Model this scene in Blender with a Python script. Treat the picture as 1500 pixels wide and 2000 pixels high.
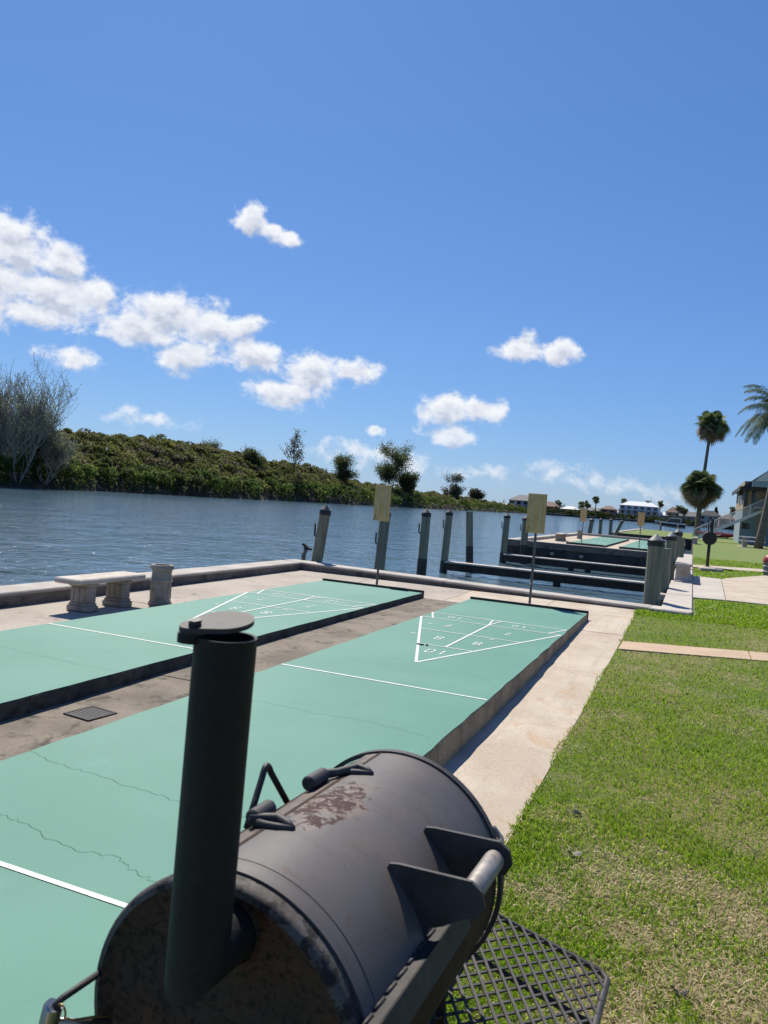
import bpy, math, random
import numpy as np
from mathutils import Vector, Matrix
random.seed(7); RNG = np.random.default_rng(11)
for o in list(bpy.data.objects): bpy.data.objects.remove(o)
SC = bpy.context.scene
COL = SC.collection
PI = math.pi

# ------------------------------------------------------------------ camera
YAW, PITCH, ROLL = -0.38228617, -0.01789736, 0.07763738
CAM = Vector((3.19176684, -2.17716312, 1.49687383))
fw = Vector((math.sin(YAW)*math.cos(PITCH), math.cos(YAW)*math.cos(PITCH), math.sin(PITCH)))
rt = Vector((math.cos(YAW), -math.sin(YAW), 0)); up = rt.cross(fw)
r2 = math.cos(ROLL)*rt + math.sin(ROLL)*up; u2 = -math.sin(ROLL)*rt + math.cos(ROLL)*up
cd = bpy.data.cameras.new('camera'); cam = bpy.data.objects.new('camera', cd); COL.objects.link(cam)
cam.matrix_world = Matrix(((r2.x, u2.x, -fw.x, CAM.x), (r2.y, u2.y, -fw.y, CAM.y), (r2.z, u2.z, -fw.z, CAM.z), (0, 0, 0, 1)))
cd.sensor_fit = 'HORIZONTAL'; cd.sensor_width = 26; cd.lens = 26.0
cd.clip_start = 0.05; cd.clip_end = 6000
cd.dof.use_dof = True; cd.dof.focus_distance = 6.0; cd.dof.aperture_fstop = 9.0
SC.camera = cam

# ------------------------------------------------------------------ light and sky
SUN_DIR = Vector((-0.50, 0.62, 1.0)).normalized()
SUN_EL = math.asin(SUN_DIR.z); SUN_AZ = math.atan2(SUN_DIR.x, SUN_DIR.y)
sl = bpy.data.lights.new('sun', 'SUN'); sl.energy = 5.0; sl.angle = math.radians(0.55); sl.color = (1.0, 0.935, 0.82)
so = bpy.data.objects.new('sun', sl); COL.objects.link(so)
so.rotation_euler = SUN_DIR.to_track_quat('Z', 'Y').to_euler()
SC.view_settings.view_transform = 'Standard'; SC.view_settings.look = 'None'
SC.view_settings.exposure = 0.40; SC.view_settings.gamma = 1.0; SC.view_settings.use_curve_mapping = False
SKY_STRENGTH = 0.11

def node(nt, kind, **kw):
    n = nt.nodes.new(kind)
    for k, v in kw.items(): setattr(n, k, v)
    return n
def mth(nt, op, a, b=None, c=None, clamp=False):
    n = nt.nodes.new('ShaderNodeMath'); n.operation = op; n.use_clamp = clamp
    for i, v in enumerate((a, b, c)):
        if v is None: continue
        if isinstance(v, (int, float)): n.inputs[i].default_value = v
        else: nt.links.new(v, n.inputs[i])
    return n.outputs[0]
def vm(nt, op, a, b=None, c=None):
    n = nt.nodes.new('ShaderNodeVectorMath'); n.operation = op
    for i, v in enumerate((a, b, c)):
        if v is None: continue
        if isinstance(v, (tuple, list)): n.inputs[i].default_value = v
        else: nt.links.new(v, n.inputs[i])
    return n.outputs['Value'] if op in ('LENGTH', 'DOT_PRODUCT', 'DISTANCE') else n.outputs[0]
def noise(nt, vec, scale, detail=4, rough=0.5, dist=0.0, dims='3D'):
    n = nt.nodes.new('ShaderNodeTexNoise'); n.noise_dimensions = dims
    n.inputs['Scale'].default_value = scale; n.inputs['Detail'].default_value = detail
    n.inputs['Roughness'].default_value = rough; n.inputs['Distortion'].default_value = dist
    if vec is not None: nt.links.new(vec, n.inputs['Vector'])
    return n.outputs['Fac']
def ramp(nt, fac, stops):
    n = nt.nodes.new('ShaderNodeValToRGB'); e = n.color_ramp.elements
    while len(e) < len(stops): e.new(0.5)
    for el, (p, c) in zip(e, stops):
        el.position = p; el.color = (*c, 1) if len(c) == 3 else c
    nt.links.new(fac, n.inputs[0]); return n.outputs[0]
def sstep(nt, v, a, b, lo=0.0, hi=1.0):
    n = nt.nodes.new('ShaderNodeMapRange'); n.interpolation_type = 'SMOOTHSTEP'
    n.inputs[1].default_value = a; n.inputs[2].default_value = b; n.inputs[3].default_value = lo; n.inputs[4].default_value = hi
    nt.links.new(v, n.inputs[0]); return n.outputs[0]
def mixc(nt, fac, a, b, mode='MIX'):
    n = nt.nodes.new('ShaderNodeMix'); n.data_type = 'RGBA'; n.blend_type = mode
    for s, v in ((n.inputs[0], fac), (n.inputs[6], a), (n.inputs[7], b)):
        if isinstance(v, (int, float)): s.default_value = v
        elif isinstance(v, tuple): s.default_value = (*v, 1)
        else: nt.links.new(v, s)
    return n.outputs[2]

world = bpy.data.worlds.new('World'); SC.world = world; world.use_nodes = True
wt = world.node_tree; wt.nodes.clear()
sky = node(wt, 'ShaderNodeTexSky', sky_type='NISHITA', sun_disc=False)
sky.sun_elevation = SUN_EL; sky.sun_rotation = SUN_AZ
sky.air_density = 1.0; sky.dust_density = 0.2; sky.ozone_density = 3.0; sky.altitude = 0
tc = node(wt, 'ShaderNodeTexCoord')
sep = node(wt, 'ShaderNodeSeparateXYZ'); wt.links.new(tc.outputs['Generated'], sep.inputs[0])
az_ = mth(wt, 'MULTIPLY', mth(wt, 'ARCTAN2', sep.outputs[0], sep.outputs[1]), 57.29578)
el_ = mth(wt, 'MULTIPLY', mth(wt, 'ARCSINE', sep.outputs[2]), 57.29578)
cmb = node(wt, 'ShaderNodeCombineXYZ'); wt.links.new(az_, cmb.inputs[0]); wt.links.new(el_, cmb.inputs[1])
# fair-weather cumulus: (azimuth, elevation, half width, half height, weight) in degrees
CL = [(-48.4, 14.6, 2.8, 2.2, 1), (-45.6, 14.0, 2.0, 1.4, 1), (-50.5, 12.0, 4.2, 2.2, 1), (-45.6, 11.7, 3.4, 1.8, 1), (-43.6, 12.3, 2.0, 1.4, .9),
      (-47.0, 10.6, 4.0, 1.2, .9), (-38.6, 11.7, 3.4, 2.0, 1), (-35.6, 11.3, 2.8, 1.7, 1), (-33.3, 11.5, 1.9, 1.1, .9), (-40.4, 10.4, 3.0, 1.5, 1),
      (-37.2, 8.9, 2.6, 1.4, 1), (-32.2, 9.6, 2.8, 1.4, 1), (-28.0, 8.7, 2.7, 1.6, 1), (-25.0, 9.1, 2.4, 1.0, .85), (-29.8, 7.2, 3.3, 1.3, 1),
      (-33.3, 18.8, 1.5, 1.15, 1), (-31.8, 18.1, 1.6, .8, .9), (-30.4, 17.8, 1.2, .9, .9), (-12.9, 11.4, 2.1, .9, 1), (-12.3, 12.0, 1.2, .9, .9), (-9.9, 11.3, 2.0, 1.0, 1),
      (-17.9, 6.9, 2.4, 1.4, 1), (-15.4, 7.0, 2.0, 1.1, .95), (-17.4, 5.0, 2.6, 1.0, .85), (-49.8, 9.6, 1.2, .9, .9), (-44.6, 7.9, 2.3, .9, .75),
      (-22.9, 5.0, .9, .45, .75), (-24.0, 3.2, 4.0, 1.0, .55), (-20.5, 2.6, 3.4, .9, .50), (-9.6, 3.0, 2.6, .9, .50), (-6.2, 2.3, 2.6, .8, .46), (-14.6, 2.4, 2.6, .7, .44), (-1.5, 1.8, 2.6, .7, .42),
      (-39.5, 4.2, 3.0, .6, .4),
      # the same sky goes on outside the view
      (-64, 12, 6, 2.6, 1), (-75, 8, 7, 2.2, 1), (-92, 13, 8, 3, 1), (-118, 8, 9, 2.5, 1), (-150, 12, 8, 3, 1), (172, 9, 9, 2.6, 1), (140, 13, 8, 3, 1), (104, 8, 9, 2.4, 1), (70, 11, 7, 2.6, 1), (38, 7, 6, 1.8, 1), (18, 9, 3, 1.2, .9)]
grp = bpy.data.node_groups.new('cloud_density', 'ShaderNodeTree')
grp.interface.new_socket('Vector', in_out='INPUT', socket_type='NodeSocketVector')
grp.interface.new_socket('Density', in_out='OUTPUT', socket_type='NodeSocketFloat')
grp.interface.new_socket('Above', in_out='OUTPUT', socket_type='NodeSocketFloat')
gi = grp.nodes.new('NodeGroupInput'); go = grp.nodes.new('NodeGroupOutput')
gv = gi.outputs[0]
wa = grp.nodes.new('ShaderNodeTexNoise'); wa.inputs['Scale'].default_value = 0.55; wa.inputs['Detail'].default_value = 3
grp.links.new(gv, wa.inputs['Vector'])
warp = vm(grp, 'MULTIPLY_ADD', wa.outputs['Color'], (1.9, 1.3, 0), (-0.95, -0.65, 0))
gw = vm(grp, 'ADD', gv, warp)
acc = None; acc2 = None
for (a, e, w, h, k) in CL:
    d = vm(grp, 'MULTIPLY_ADD', gw, (1/w, 1/h, 0), (-a/w, -e/h, 0))
    l = mth(grp, 'MULTIPLY_ADD', vm(grp, 'LENGTH', d), -k, k)
    acc = l if acc is None else mth(grp, 'SMOOTH_MAX', acc, l, 0.30)
    l2 = mth(grp, 'MULTIPLY_ADD', vm(grp, 'LENGTH', vm(grp, 'ADD', d, (-.15/w, .75/h, 0))), -k, k)
    acc2 = l2 if acc2 is None else mth(grp, 'MAXIMUM', acc2, l2)
st = vm(grp, 'MULTIPLY', gv, (1.0, 1.25, 1))
n1 = noise(grp, st, 0.62, 7, 0.52, 0.25)
n2 = noise(grp, st, 2.6, 5, 0.6, 0.1)
nn = mth(grp, 'ADD', mth(grp, 'MULTIPLY_ADD', n1, 1.35, -0.675), mth(grp, 'MULTIPLY_ADD', n2, 0.45, -0.225))
den = mth(grp, 'ADD', mth(grp, 'MAXIMUM', acc, -0.9), nn)
grp.links.new(den, go.inputs[0]); grp.links.new(mth(grp, 'SUBTRACT', acc, acc2), go.inputs[1])
def dens(vec):
    n = wt.nodes.new('ShaderNodeGroup'); n.node_tree = grp; wt.links.new(vec, n.inputs[0]); return n.outputs[0], n.outputs[1]
d0, dab = dens(cmb.outputs[0])
sv = vm(wt, 'MULTIPLY', cmb.outputs[0], (1.0, 1.25, 1))
low0 = noise(wt, sv, 0.62, 4, 0.52, 0.25); low1 = noise(wt, vm(wt, 'ADD', sv, (-0.25, 0.8, 0)), 0.62, 4, 0.52, 0.25)
alpha = sstep(wt, d0, -0.05, 0.54)
thick = sstep(wt, d0, 0.30, 1.0)
lit = mth(wt, 'MULTIPLY_ADD', mth(wt, 'SUBTRACT', low0, low1), 2.0, 0.54)
lit = mth(wt, 'ADD', lit, mth(wt, 'MULTIPLY', mth(wt, 'MINIMUM', dab, 0.35), 0.85))
lit = mth(wt, 'SUBTRACT', lit, mth(wt, 'MULTIPLY', thick, 0.48), clamp=True)
ccol = ramp(wt, lit, [(0.0, (3.9, 4.25, 5.0)), (0.35, (5.3, 5.5, 6.05)), (0.85, (6.6, 6.7, 6.85))])
lowfade = sstep(wt, el_, 0.3, 8.0, 0.55, 1.0)
af = mth(wt, 'MULTIPLY', mth(wt, 'MULTIPLY', alpha, lowfade), 0.95)
# camera response of the clear sky: gentler gradient, deeper blue
ssep = node(wt, 'ShaderNodeSeparateColor'); wt.links.new(sky.outputs[0], ssep.inputs[0])
scmb = node(wt, 'ShaderNodeCombineColor')
for i_, (g_, k_) in enumerate(((.84, .316), (.74, .435), (.60, .656))):
    q_ = mth(wt, 'POWER', mth(wt, 'MULTIPLY', ssep.outputs[i_], .11), g_)
    wt.links.new(mth(wt, 'MULTIPLY', q_, k_/SKY_STRENGTH), scmb.inputs[i_])
skyt = scmb.outputs[0]
skyc = mixc(wt, af, skyt, ccol)
bg = node(wt, 'ShaderNodeBackground'); bg.inputs[1].default_value = SKY_STRENGTH
wt.links.new(skyc, bg.inputs[0])
wo = node(wt, 'ShaderNodeOutputWorld'); wt.links.new(bg.outputs[0], wo.inputs[0])

world.cycles.sampling_method = 'NONE'
# ------------------------------------------------------------------ materials
MATS = {}
def base(name):
    m = bpy.data.materials.new(name); m.use_nodes = True; nt = m.node_tree
    b = nt.nodes['Principled BSDF']; MATS[name] = m
    return m, nt, b
def pos(nt, obj=False):
    if obj: return nt.nodes.new('ShaderNodeTexCoord').outputs['Object']
    return nt.nodes.new('ShaderNodeNewGeometry').outputs['Position']
def bump(nt, b, h, strength, dist):
    n = nt.nodes.new('ShaderNodeBump'); n.inputs['Strength'].default_value = strength; n.inputs['Distance'].default_value = dist
    nt.links.new(h, n.inputs['Height']); nt.links.new(n.outputs[0], b.inputs['Normal'])
def mat(name, c1, c2=None, scale=4.0, rough=0.7, metal=0.0, bmp=0.0, bdist=0.005, fine=40.0, lo=0.35, hi=0.65, obj=False, c3=None, s3=12.0, t3=(0.6, 0.7), spec=0.5):
    m, nt, b = base(name)
    v = pos(nt, obj)
    K = .83; c1 = tuple(q*K for q in c1); c2 = tuple(q*K for q in c2) if c2 else None; c3 = tuple(q*K for q in c3) if c3 else None
    c2 = c2 or tuple(x*0.8 for x in c1)
    f = sstep(nt, noise(nt, v, scale, 6, 0.6), lo, hi)
    c = mixc(nt, f, c1, c2)
    if c3: c = mixc(nt, sstep(nt, noise(nt, v, s3, 7, 0.65, 0.4), *t3), c, c3)
    fn = noise(nt, v, fine, 4, 0.6)
    c = mixc(nt, 1.0, c, ramp(nt, fn, [(0.25, (.72, .72, .72)), (0.5, (1, 1, 1)), (0.75, (1.15, 1.15, 1.15))]), 'MULTIPLY')
    nt.links.new(c, b.inputs['Base Color'])
    b.inputs['Roughness'].default_value = rough; b.inputs['Metallic'].default_value = metal
    b.inputs['Specular IOR Level'].default_value = spec
    if bmp: bump(nt, b, fn, bmp, bdist)
    return m

m, nt, b = base('concrete_path'); v = pos(nt)
c = mixc(nt, sstep(nt, noise(nt, v, 1.5, 6, .62), .36, .64), (.60, .52, .415), (.50, .415, .325))
c = mixc(nt, mth(nt, 'MULTIPLY', sstep(nt, noise(nt, vm(nt, 'MULTIPLY', v, (9, .8, 1)), 1.0, 6, .6, .4), .50, .72), .6), c, (.45, .375, .30))
c = mixc(nt, mth(nt, 'MULTIPLY', sstep(nt, noise(nt, v, 1.15, 7, .7, .8), .52, .68), .70), c, (.50, .30, .155))
c = mixc(nt, mth(nt, 'MULTIPLY', sstep(nt, noise(nt, v, 9, 6, .7, .5), .58, .70), .55), c, (.38, .285, .20))
fn = noise(nt, v, 60, 5, .7)
c = mixc(nt, 1.0, c, ramp(nt, fn, [(.28, (.60, .59, .575)), (.5, (.82, .82, .81)), (.75, (.92, .92, .91))]), 'MULTIPLY')
nt.links.new(c, b.inputs['Base Color']); b.inputs['Roughness'].default_value = .88; b.inputs['Specular IOR Level'].default_value = .25; bump(nt, b, fn, .4, .006)
mat('concrete_pad', (.45, .39, .32), (.36, .31, .25), 1.1, .88, bmp=.4, fine=60, c3=(.17, .15, .125), s3=2.3, t3=(.55, .72))
mat('concrete_gap', (.27, .23, .18), (.175, .148, .115), 1.6, .88, bmp=.5, fine=60, c3=(.085, .074, .06), s3=5.0, t3=(.52, .68), spec=.2)
mat('concrete_cap', (.50, .455, .40), (.39, .35, .30), 1.5, .86, bmp=.3, fine=50, c3=(.26, .235, .20), s3=3.5, t3=(.60, .74))
mat('concrete_dark', (.20, .175, .145), (.13, .115, .095), 2.2, .9, bmp=.5, fine=40, c3=(.07, .06, .05), s3=3.5, t3=(.5, .68))
mat('concrete_white', (.56, .50, .43), (.47, .42, .355), 1.2, .85, bmp=.3, fine=50, c3=(.40, .35, .28), s3=2.2, t3=(.62, .75))
mat('walk_pink', (.56, .40, .26), (.48, .35, .235), 2.5, .85, bmp=.3, fine=60)
mat('cast_stone', (.44, .385, .305), (.31, .27, .21), 5.0, .9, bmp=.5, fine=90, obj=True, c3=(.17, .155, .125), s3=9.0, t3=(.57, .72))
mat('stone_top', (.64, .575, .49), (.52, .45, .37), 5.0, .9, bmp=.4, fine=90, obj=True, c3=(.33, .23, .18), s3=7.0, t3=(.6, .74))
mat('joint_soil', (.05, .042, .033), rough=.95)
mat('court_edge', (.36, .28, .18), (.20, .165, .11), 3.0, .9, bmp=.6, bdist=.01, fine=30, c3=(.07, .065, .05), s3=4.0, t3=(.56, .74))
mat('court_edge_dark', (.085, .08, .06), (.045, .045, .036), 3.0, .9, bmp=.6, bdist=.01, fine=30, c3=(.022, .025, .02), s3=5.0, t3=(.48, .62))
mat('board_dark', (.030, .032, .030), (.05, .048, .042), 6, .8, bmp=.3)
mat('line_white', (.74, .76, .72), (.66, .69, .65), 7, .6)
mat('line_worn', (.42, .55, .49), (.30, .45, .39), 14, .65)
mat('crack', (.06, .13, .10), rough=.95)
mat('seawall', (.085, .078, .07), (.05, .046, .042), 1.8, .9, bmp=.6, bdist=.02, fine=14, c3=(.028, .03, .026), s3=2.5, t3=(.5, .66))
mat('timber_dark', (.075, .062, .05), (.045, .038, .031), 3.0, .9, bmp=.6, bdist=.01, fine=25)
mat('timber_top', (.60, .55, .48), (.48, .44, .385), 4.0, .9, bmp=.4, fine=30)
mat('pile_wet', (.018, .020, .018), (.03, .03, .026), 4, .55, bmp=.5, fine=25)
mat('pile_cap_black', (.012, .012, .014), rough=.45)
mat('pile_cap_grey', (.34, .32, .30), (.22, .20, .185), 8, .6, c3=(.10, .09, .08), s3=14, t3=(.5, .65))
mat('pile_cap_brown', (.15, .13, .115), (.09, .08, .075), 8, .7)
mat('steel_post', (.13, .14, .13), (.10, .11, .10), 8, .5, metal=.4)
mat('board_yellow', (.68, .475, .20), (.57, .39, .155), 3.5, .7, obj=True, c3=(.27, .19, .07), s3=9, t3=(.62, .75))
mat('board_rail', (.72, .68, .52), rough=.6)
mat('black_iron', (.018, .018, .019), (.03, .028, .026), 9, .55, metal=.2, bmp=.25, obj=True)
mat('white_paint', (.76, .76, .74), (.68, .68, .66), 3, .5)
mat('palm_trunk', (.22, .185, .15), (.13, .11, .09), 6, .95, bmp=.8, bdist=.02, fine=18, obj=True)
mat('bark', (.11, .092, .072), (.065, .055, .045), 3, .95, bmp=.6, bdist=.03, fine=10)
mat('bark_pale', (.38, .36, .30), (.24, .225, .185), 3, .95)
mat('soil', (.045, .04, .026), (.03, .028, .018), .3, 1.0)
mat('roof_dark', (.05, .052, .055), (.035, .036, .038), 2, .8)
mat('roof_red', (.25, .145, .11), (.20, .12, .09), 1, .8)
mat('roof_white', (.80, .80, .79), (.72, .72, .72), .5, .5)
mat('roof_grey', (.23, .22, .21), (.17, .165, .16), .6, .8)
mat('wall_tan', (.40, .30, .20), (.35, .26, .175), .8, .85)
mat('wall_white', (.72, .73, .74), (.64, .65, .67), .5, .8)
mat('wall_grey', (.40, .42, .44), (.34, .36, .38), .5, .8)
mat('wall_salmon', (.52, .27, .19), (.45, .24, .17), .5, .8)
mat('wall_cream', (.58, .50, .38), (.50, .43, .33), .5, .8)
mat('wall_bluegrey', (.30, .38, .42), (.26, .33, .37), .5, .8)
mat('kayak_red', (.30, .022, .018), (.24, .02, .017), 3, .4)
mat('boat_dark', (.012, .014, .02), rough=.25)
mat('boat_white', (.72, .73, .74), (.66, .67, .68), 1, .3)
mat('bin_grey', (.17, .20, .23), (.13, .15, .18), 6, .6, obj=True)
mat('bin_red', (.40, .045, .05), (.32, .04, .045), 5, .5)
mat('plastic_black', (.02, .02, .024), rough=.7, bmp=.2)
mat('rope', (.20, .19, .19), (.13, .125, .13), 20, .9)
mat('galvanised', (.36, .33, .30), (.22, .20, .18), 14, .55, metal=.45, obj=True, c3=(.20, .15, .11), s3=22, t3=(.6, .72), bmp=.15)
mat('stainless', (.42, .42, .42), (.34, .34, .34), 20, .3, metal=.9)
mat('brass_wire', (.38, .26, .10), rough=.4, metal=.7)
mat('smoker_cap', (.062, .056, .058), (.050, .046, .048), 9, .62, metal=.1, bmp=.2, obj=True, spec=.3)
mat('smoker_seam', (.15, .115, .09), (.09, .07, .058), 12, .6, metal=.2, bmp=.3, obj=True, c3=(.055, .03, .024), s3=20, t3=(.5, .65))
mat('smoker_frame', (.075, .070, .068), (.048, .045, .043), 9, .6, metal=.1, spec=.35, bmp=.2, obj=True, c3=(.09, .06, .045), s3=14, t3=(.64, .76))

m, nt, b = base('glass_dark'); b.inputs['Base Color'].default_value = (.02, .025, .03, 1); b.inputs['Roughness'].default_value = .06
# green court paint: faint mottling, dusty patches and scuffs
m, nt, b = base('court_green'); v = pos(nt)
c = mixc(nt, sstep(nt, noise(nt, v, .55, 5, .55), .35, .65), (.094, .262, .198), (.120, .298, .232))
c = mixc(nt, sstep(nt, noise(nt, v, 3.2, 6, .65, .6), .56, .80), c, (.145, .315, .262))
c = mixc(nt, sstep(nt, noise(nt, vm(nt, 'MULTIPLY', v, (5, .7, 1)), 1.6, 6, .6), .60, .82), c, (.088, .238, .185))
c = mixc(nt, mth(nt, 'MULTIPLY', sstep(nt, noise(nt, v, .22, 4, .6, 1.0), .45, .70), .55), c, (.150, .315, .265))
c = mixc(nt, mth(nt, 'MULTIPLY', sstep(nt, noise(nt, v, 22, 5, .7), .60, .72), .45), c, (.072, .19, .145))
fn = noise(nt, v, 160, 3, .6)
c = mixc(nt, 1.0, c, ramp(nt, fn, [(.3, (.675, .735, .71)), (.7, (.775, .84, .81))]), 'MULTIPLY')
vv = nt.nodes.new('ShaderNodeTexVoronoi'); vv.inputs['Scale'].default_value = 2.3; nt.links.new(v, vv.inputs['Vector'])
c = mixc(nt, sstep(nt, vv.outputs['Distance'], .018, .012), c, (.07, .12, .10))
nt.links.new(c, b.inputs['Base Color']); b.inputs['Roughness'].default_value = .66; b.inputs['Specular IOR Level'].default_value = .30; bump(nt, b, fn, .12, .002)

# pressure-treated pile: green-grey with vertical streaks
m, nt, b = base('pile_wood'); v = pos(nt, True)
st_ = noise(nt, vm(nt, 'MULTIPLY', v, (14, 14, .8)), 1.0, 5, .6)
c = mixc(nt, sstep(nt, st_, .35, .68), (.125, .132, .090), (.205, .212, .150))
c = mixc(nt, sstep(nt, noise(nt, v, 3, 5, .6), .55, .75), c, (.16, .125, .085))
nt.links.new(c, b.inputs['Base Color']); b.inputs['Roughness'].default_value = .85; bump(nt, b, st_, .5, .01)

# water
m, nt, b = base('water'); v = pos(nt)
v2 = vm(nt, 'MULTIPLY', v, (0.85, 0.75, 1))
w1 = noise(nt, v2, .45, 3, .55, .3); w2 = noise(nt, v2, 2.2, 4, .62, .5); w3 = noise(nt, v, .05, 2, .5)
h = mth(nt, 'ADD', mth(nt, 'MULTIPLY', w1, .26), mth(nt, 'MULTIPLY', w2, .125))
h = mth(nt, 'MULTIPLY', h, mth(nt, 'MULTIPLY_ADD', w3, 1.0, .5))
b.inputs['Base Color'].default_value = (.088, .148, .182, 1); b.inputs['Roughness'].default_value = .06; b.inputs['IOR'].default_value = 1.6
bump(nt, b, h, 1.0, .85)

# far lawn, blades too fine to see
mat('lawn_far', (.135, .215, .030), (.175, .21, .052), .35, .95, bmp=1.0, bdist=.03, fine=18, c3=(.32, .29, .12), s3=.8, t3=(.58, .72))
# lawn soil and thatch
m, nt, b = base('lawn'); v = pos(nt)
c = mixc(nt, sstep(nt, noise(nt, v, .55, 5, .6), .40, .62), (.145, .205, .018), (.25, .235, .07))
c = mixc(nt, sstep(nt, noise(nt, v, 9, 5, .7), .5, .7), c, (.10, .115, .028))
fn = noise(nt, v, 70, 4, .7)
c = mixc(nt, 1.0, c, ramp(nt, fn, [(.3, (.55, .55, .55)), (.7, (1.3, 1.3, 1.2))]), 'MULTIPLY')
nt.links.new(c, b.inputs['Base Color']); b.inputs['Roughness'].default_value = .95; bump(nt, b, fn, 1.0, .03)

def leafmat(name, trans=.35, rough=.6):
    m = bpy.data.materials.new(name); m.use_nodes = True; nt = m.node_tree; MATS[name] = m
    b = nt.nodes['Principled BSDF']; b.inputs['Roughness'].default_value = rough; b.inputs['Specular IOR Level'].default_value = .12
    at = nt.nodes.new('ShaderNodeAttribute'); at.attribute_name = 'tint'
    nt.links.new(at.outputs['Color'], b.inputs['Base Color'])
    tr = nt.nodes.new('ShaderNodeBsdfTranslucent'); nt.links.new(at.outputs['Color'], tr.inputs[0])
    mx = nt.nodes.new('ShaderNodeMixShader'); mx.inputs[0].default_value = trans
    nt.links.new(b.outputs[0], mx.inputs[1]); nt.links.new(tr.outputs[0], mx.inputs[2])
    nt.links.new(mx.outputs[0], nt.nodes['Material Output'].inputs[0])
leafmat('leaf', .55); leafmat('grass_blade', .50, .55); leafmat('palm_leaf', .35, .65)

# smoker paint with rust blooms, and rusty end plate
m, nt, b = base('smoker_lid'); v = pos(nt, True)
c = mixc(nt, sstep(nt, noise(nt, v, 3.5, 5, .6), .35, .68), (.088, .080, .078), (.110, .098, .093))
c = mixc(nt, mth(nt, 'MULTIPLY', sstep(nt, noise(nt, v, 5, 4, .6), .50, .72), .5), c, (.15, .115, .085))
ctr = vm(nt, 'SUBTRACT', v, (-.005, .34, .255)); ctr = vm(nt, 'MULTIPLY', ctr, (1/.075, 1/.17, 1/.2))
patch = sstep(nt, vm(nt, 'LENGTH', ctr), 1.15, .45)
ru = noise(nt, v, 38, 7, .72, .5)
rmask = sstep(nt, mth(nt, 'MULTIPLY_ADD', patch, .22, ru), .66, .72)
halo = sstep(nt, mth(nt, 'MULTIPLY_ADD', patch, .30, noise(nt, v, 14, 5, .6)), .62, .85)
c = mixc(nt, mth(nt, 'MULTIPLY', halo, .55), c, (.17, .12, .085))
c = mixc(nt, rmask, c, (.050, .022, .021))
run = noise(nt, vm(nt, 'MULTIPLY', v, (1.2, 16, 1.2)), 1.6, 6, .65, .3)
c = mixc(nt, mth(nt, 'MULTIPLY', sstep(nt, run, .52, .74), .55), c, (.062, .050, .046))
c = mixc(nt, mth(nt, 'MULTIPLY', sstep(nt, noise(nt, v, 26, 6, .7, .6), .60, .70), .6), c, (.085, .052, .038))
sp = noise(nt, v, 60, 3, .5)
c = mixc(nt, sstep(nt, sp, .74, .77), c, (.05, .03, .025))
nt.links.new(c, b.inputs['Base Color']); b.inputs['Metallic'].default_value = .05; b.inputs['Specular IOR Level'].default_value = .32
rr = mth(nt, 'MULTIPLY_ADD', noise(nt, v, 9, 4, .6), .2, .42); rr = mth(nt, 'MULTIPLY_ADD', rmask, .3, rr); nt.links.new(rr, b.inputs['Roughness'])
bump(nt, b, noise(nt, v, 90, 3, .6), .12, .002)
mat('smoker_body', (.030, .018, .013), (.060, .028, .016), 6, .78, metal=.0, spec=.25, bmp=.4, obj=True, c3=(.095, .036, .016), s3=9, t3=(.52, .7))
mat('smoker_plate', (.036, .028, .022), (.085, .036, .020), 4.5, .75, metal=.0, bmp=.7, obj=True, fine=55, c3=(.010, .008, .007), s3=75, t3=(.50, .60), lo=.42, hi=.66, spec=.25)
mat('smoker_rim', (.125, .112, .100), (.065, .055, .048), 22, .72, metal=.1, bmp=.3, obj=True, fine=60, c3=(.02, .017, .016), s3=30, t3=(.48, .58), spec=.35)
mat('smoker_pipe', (.013, .0125, .012), (.020, .019, .018), 5, .62, metal=.0, spec=.25, bmp=.2, obj=True, fine=80, c3=(.024, .017, .014), s3=9, t3=(.66, .8))

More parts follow.
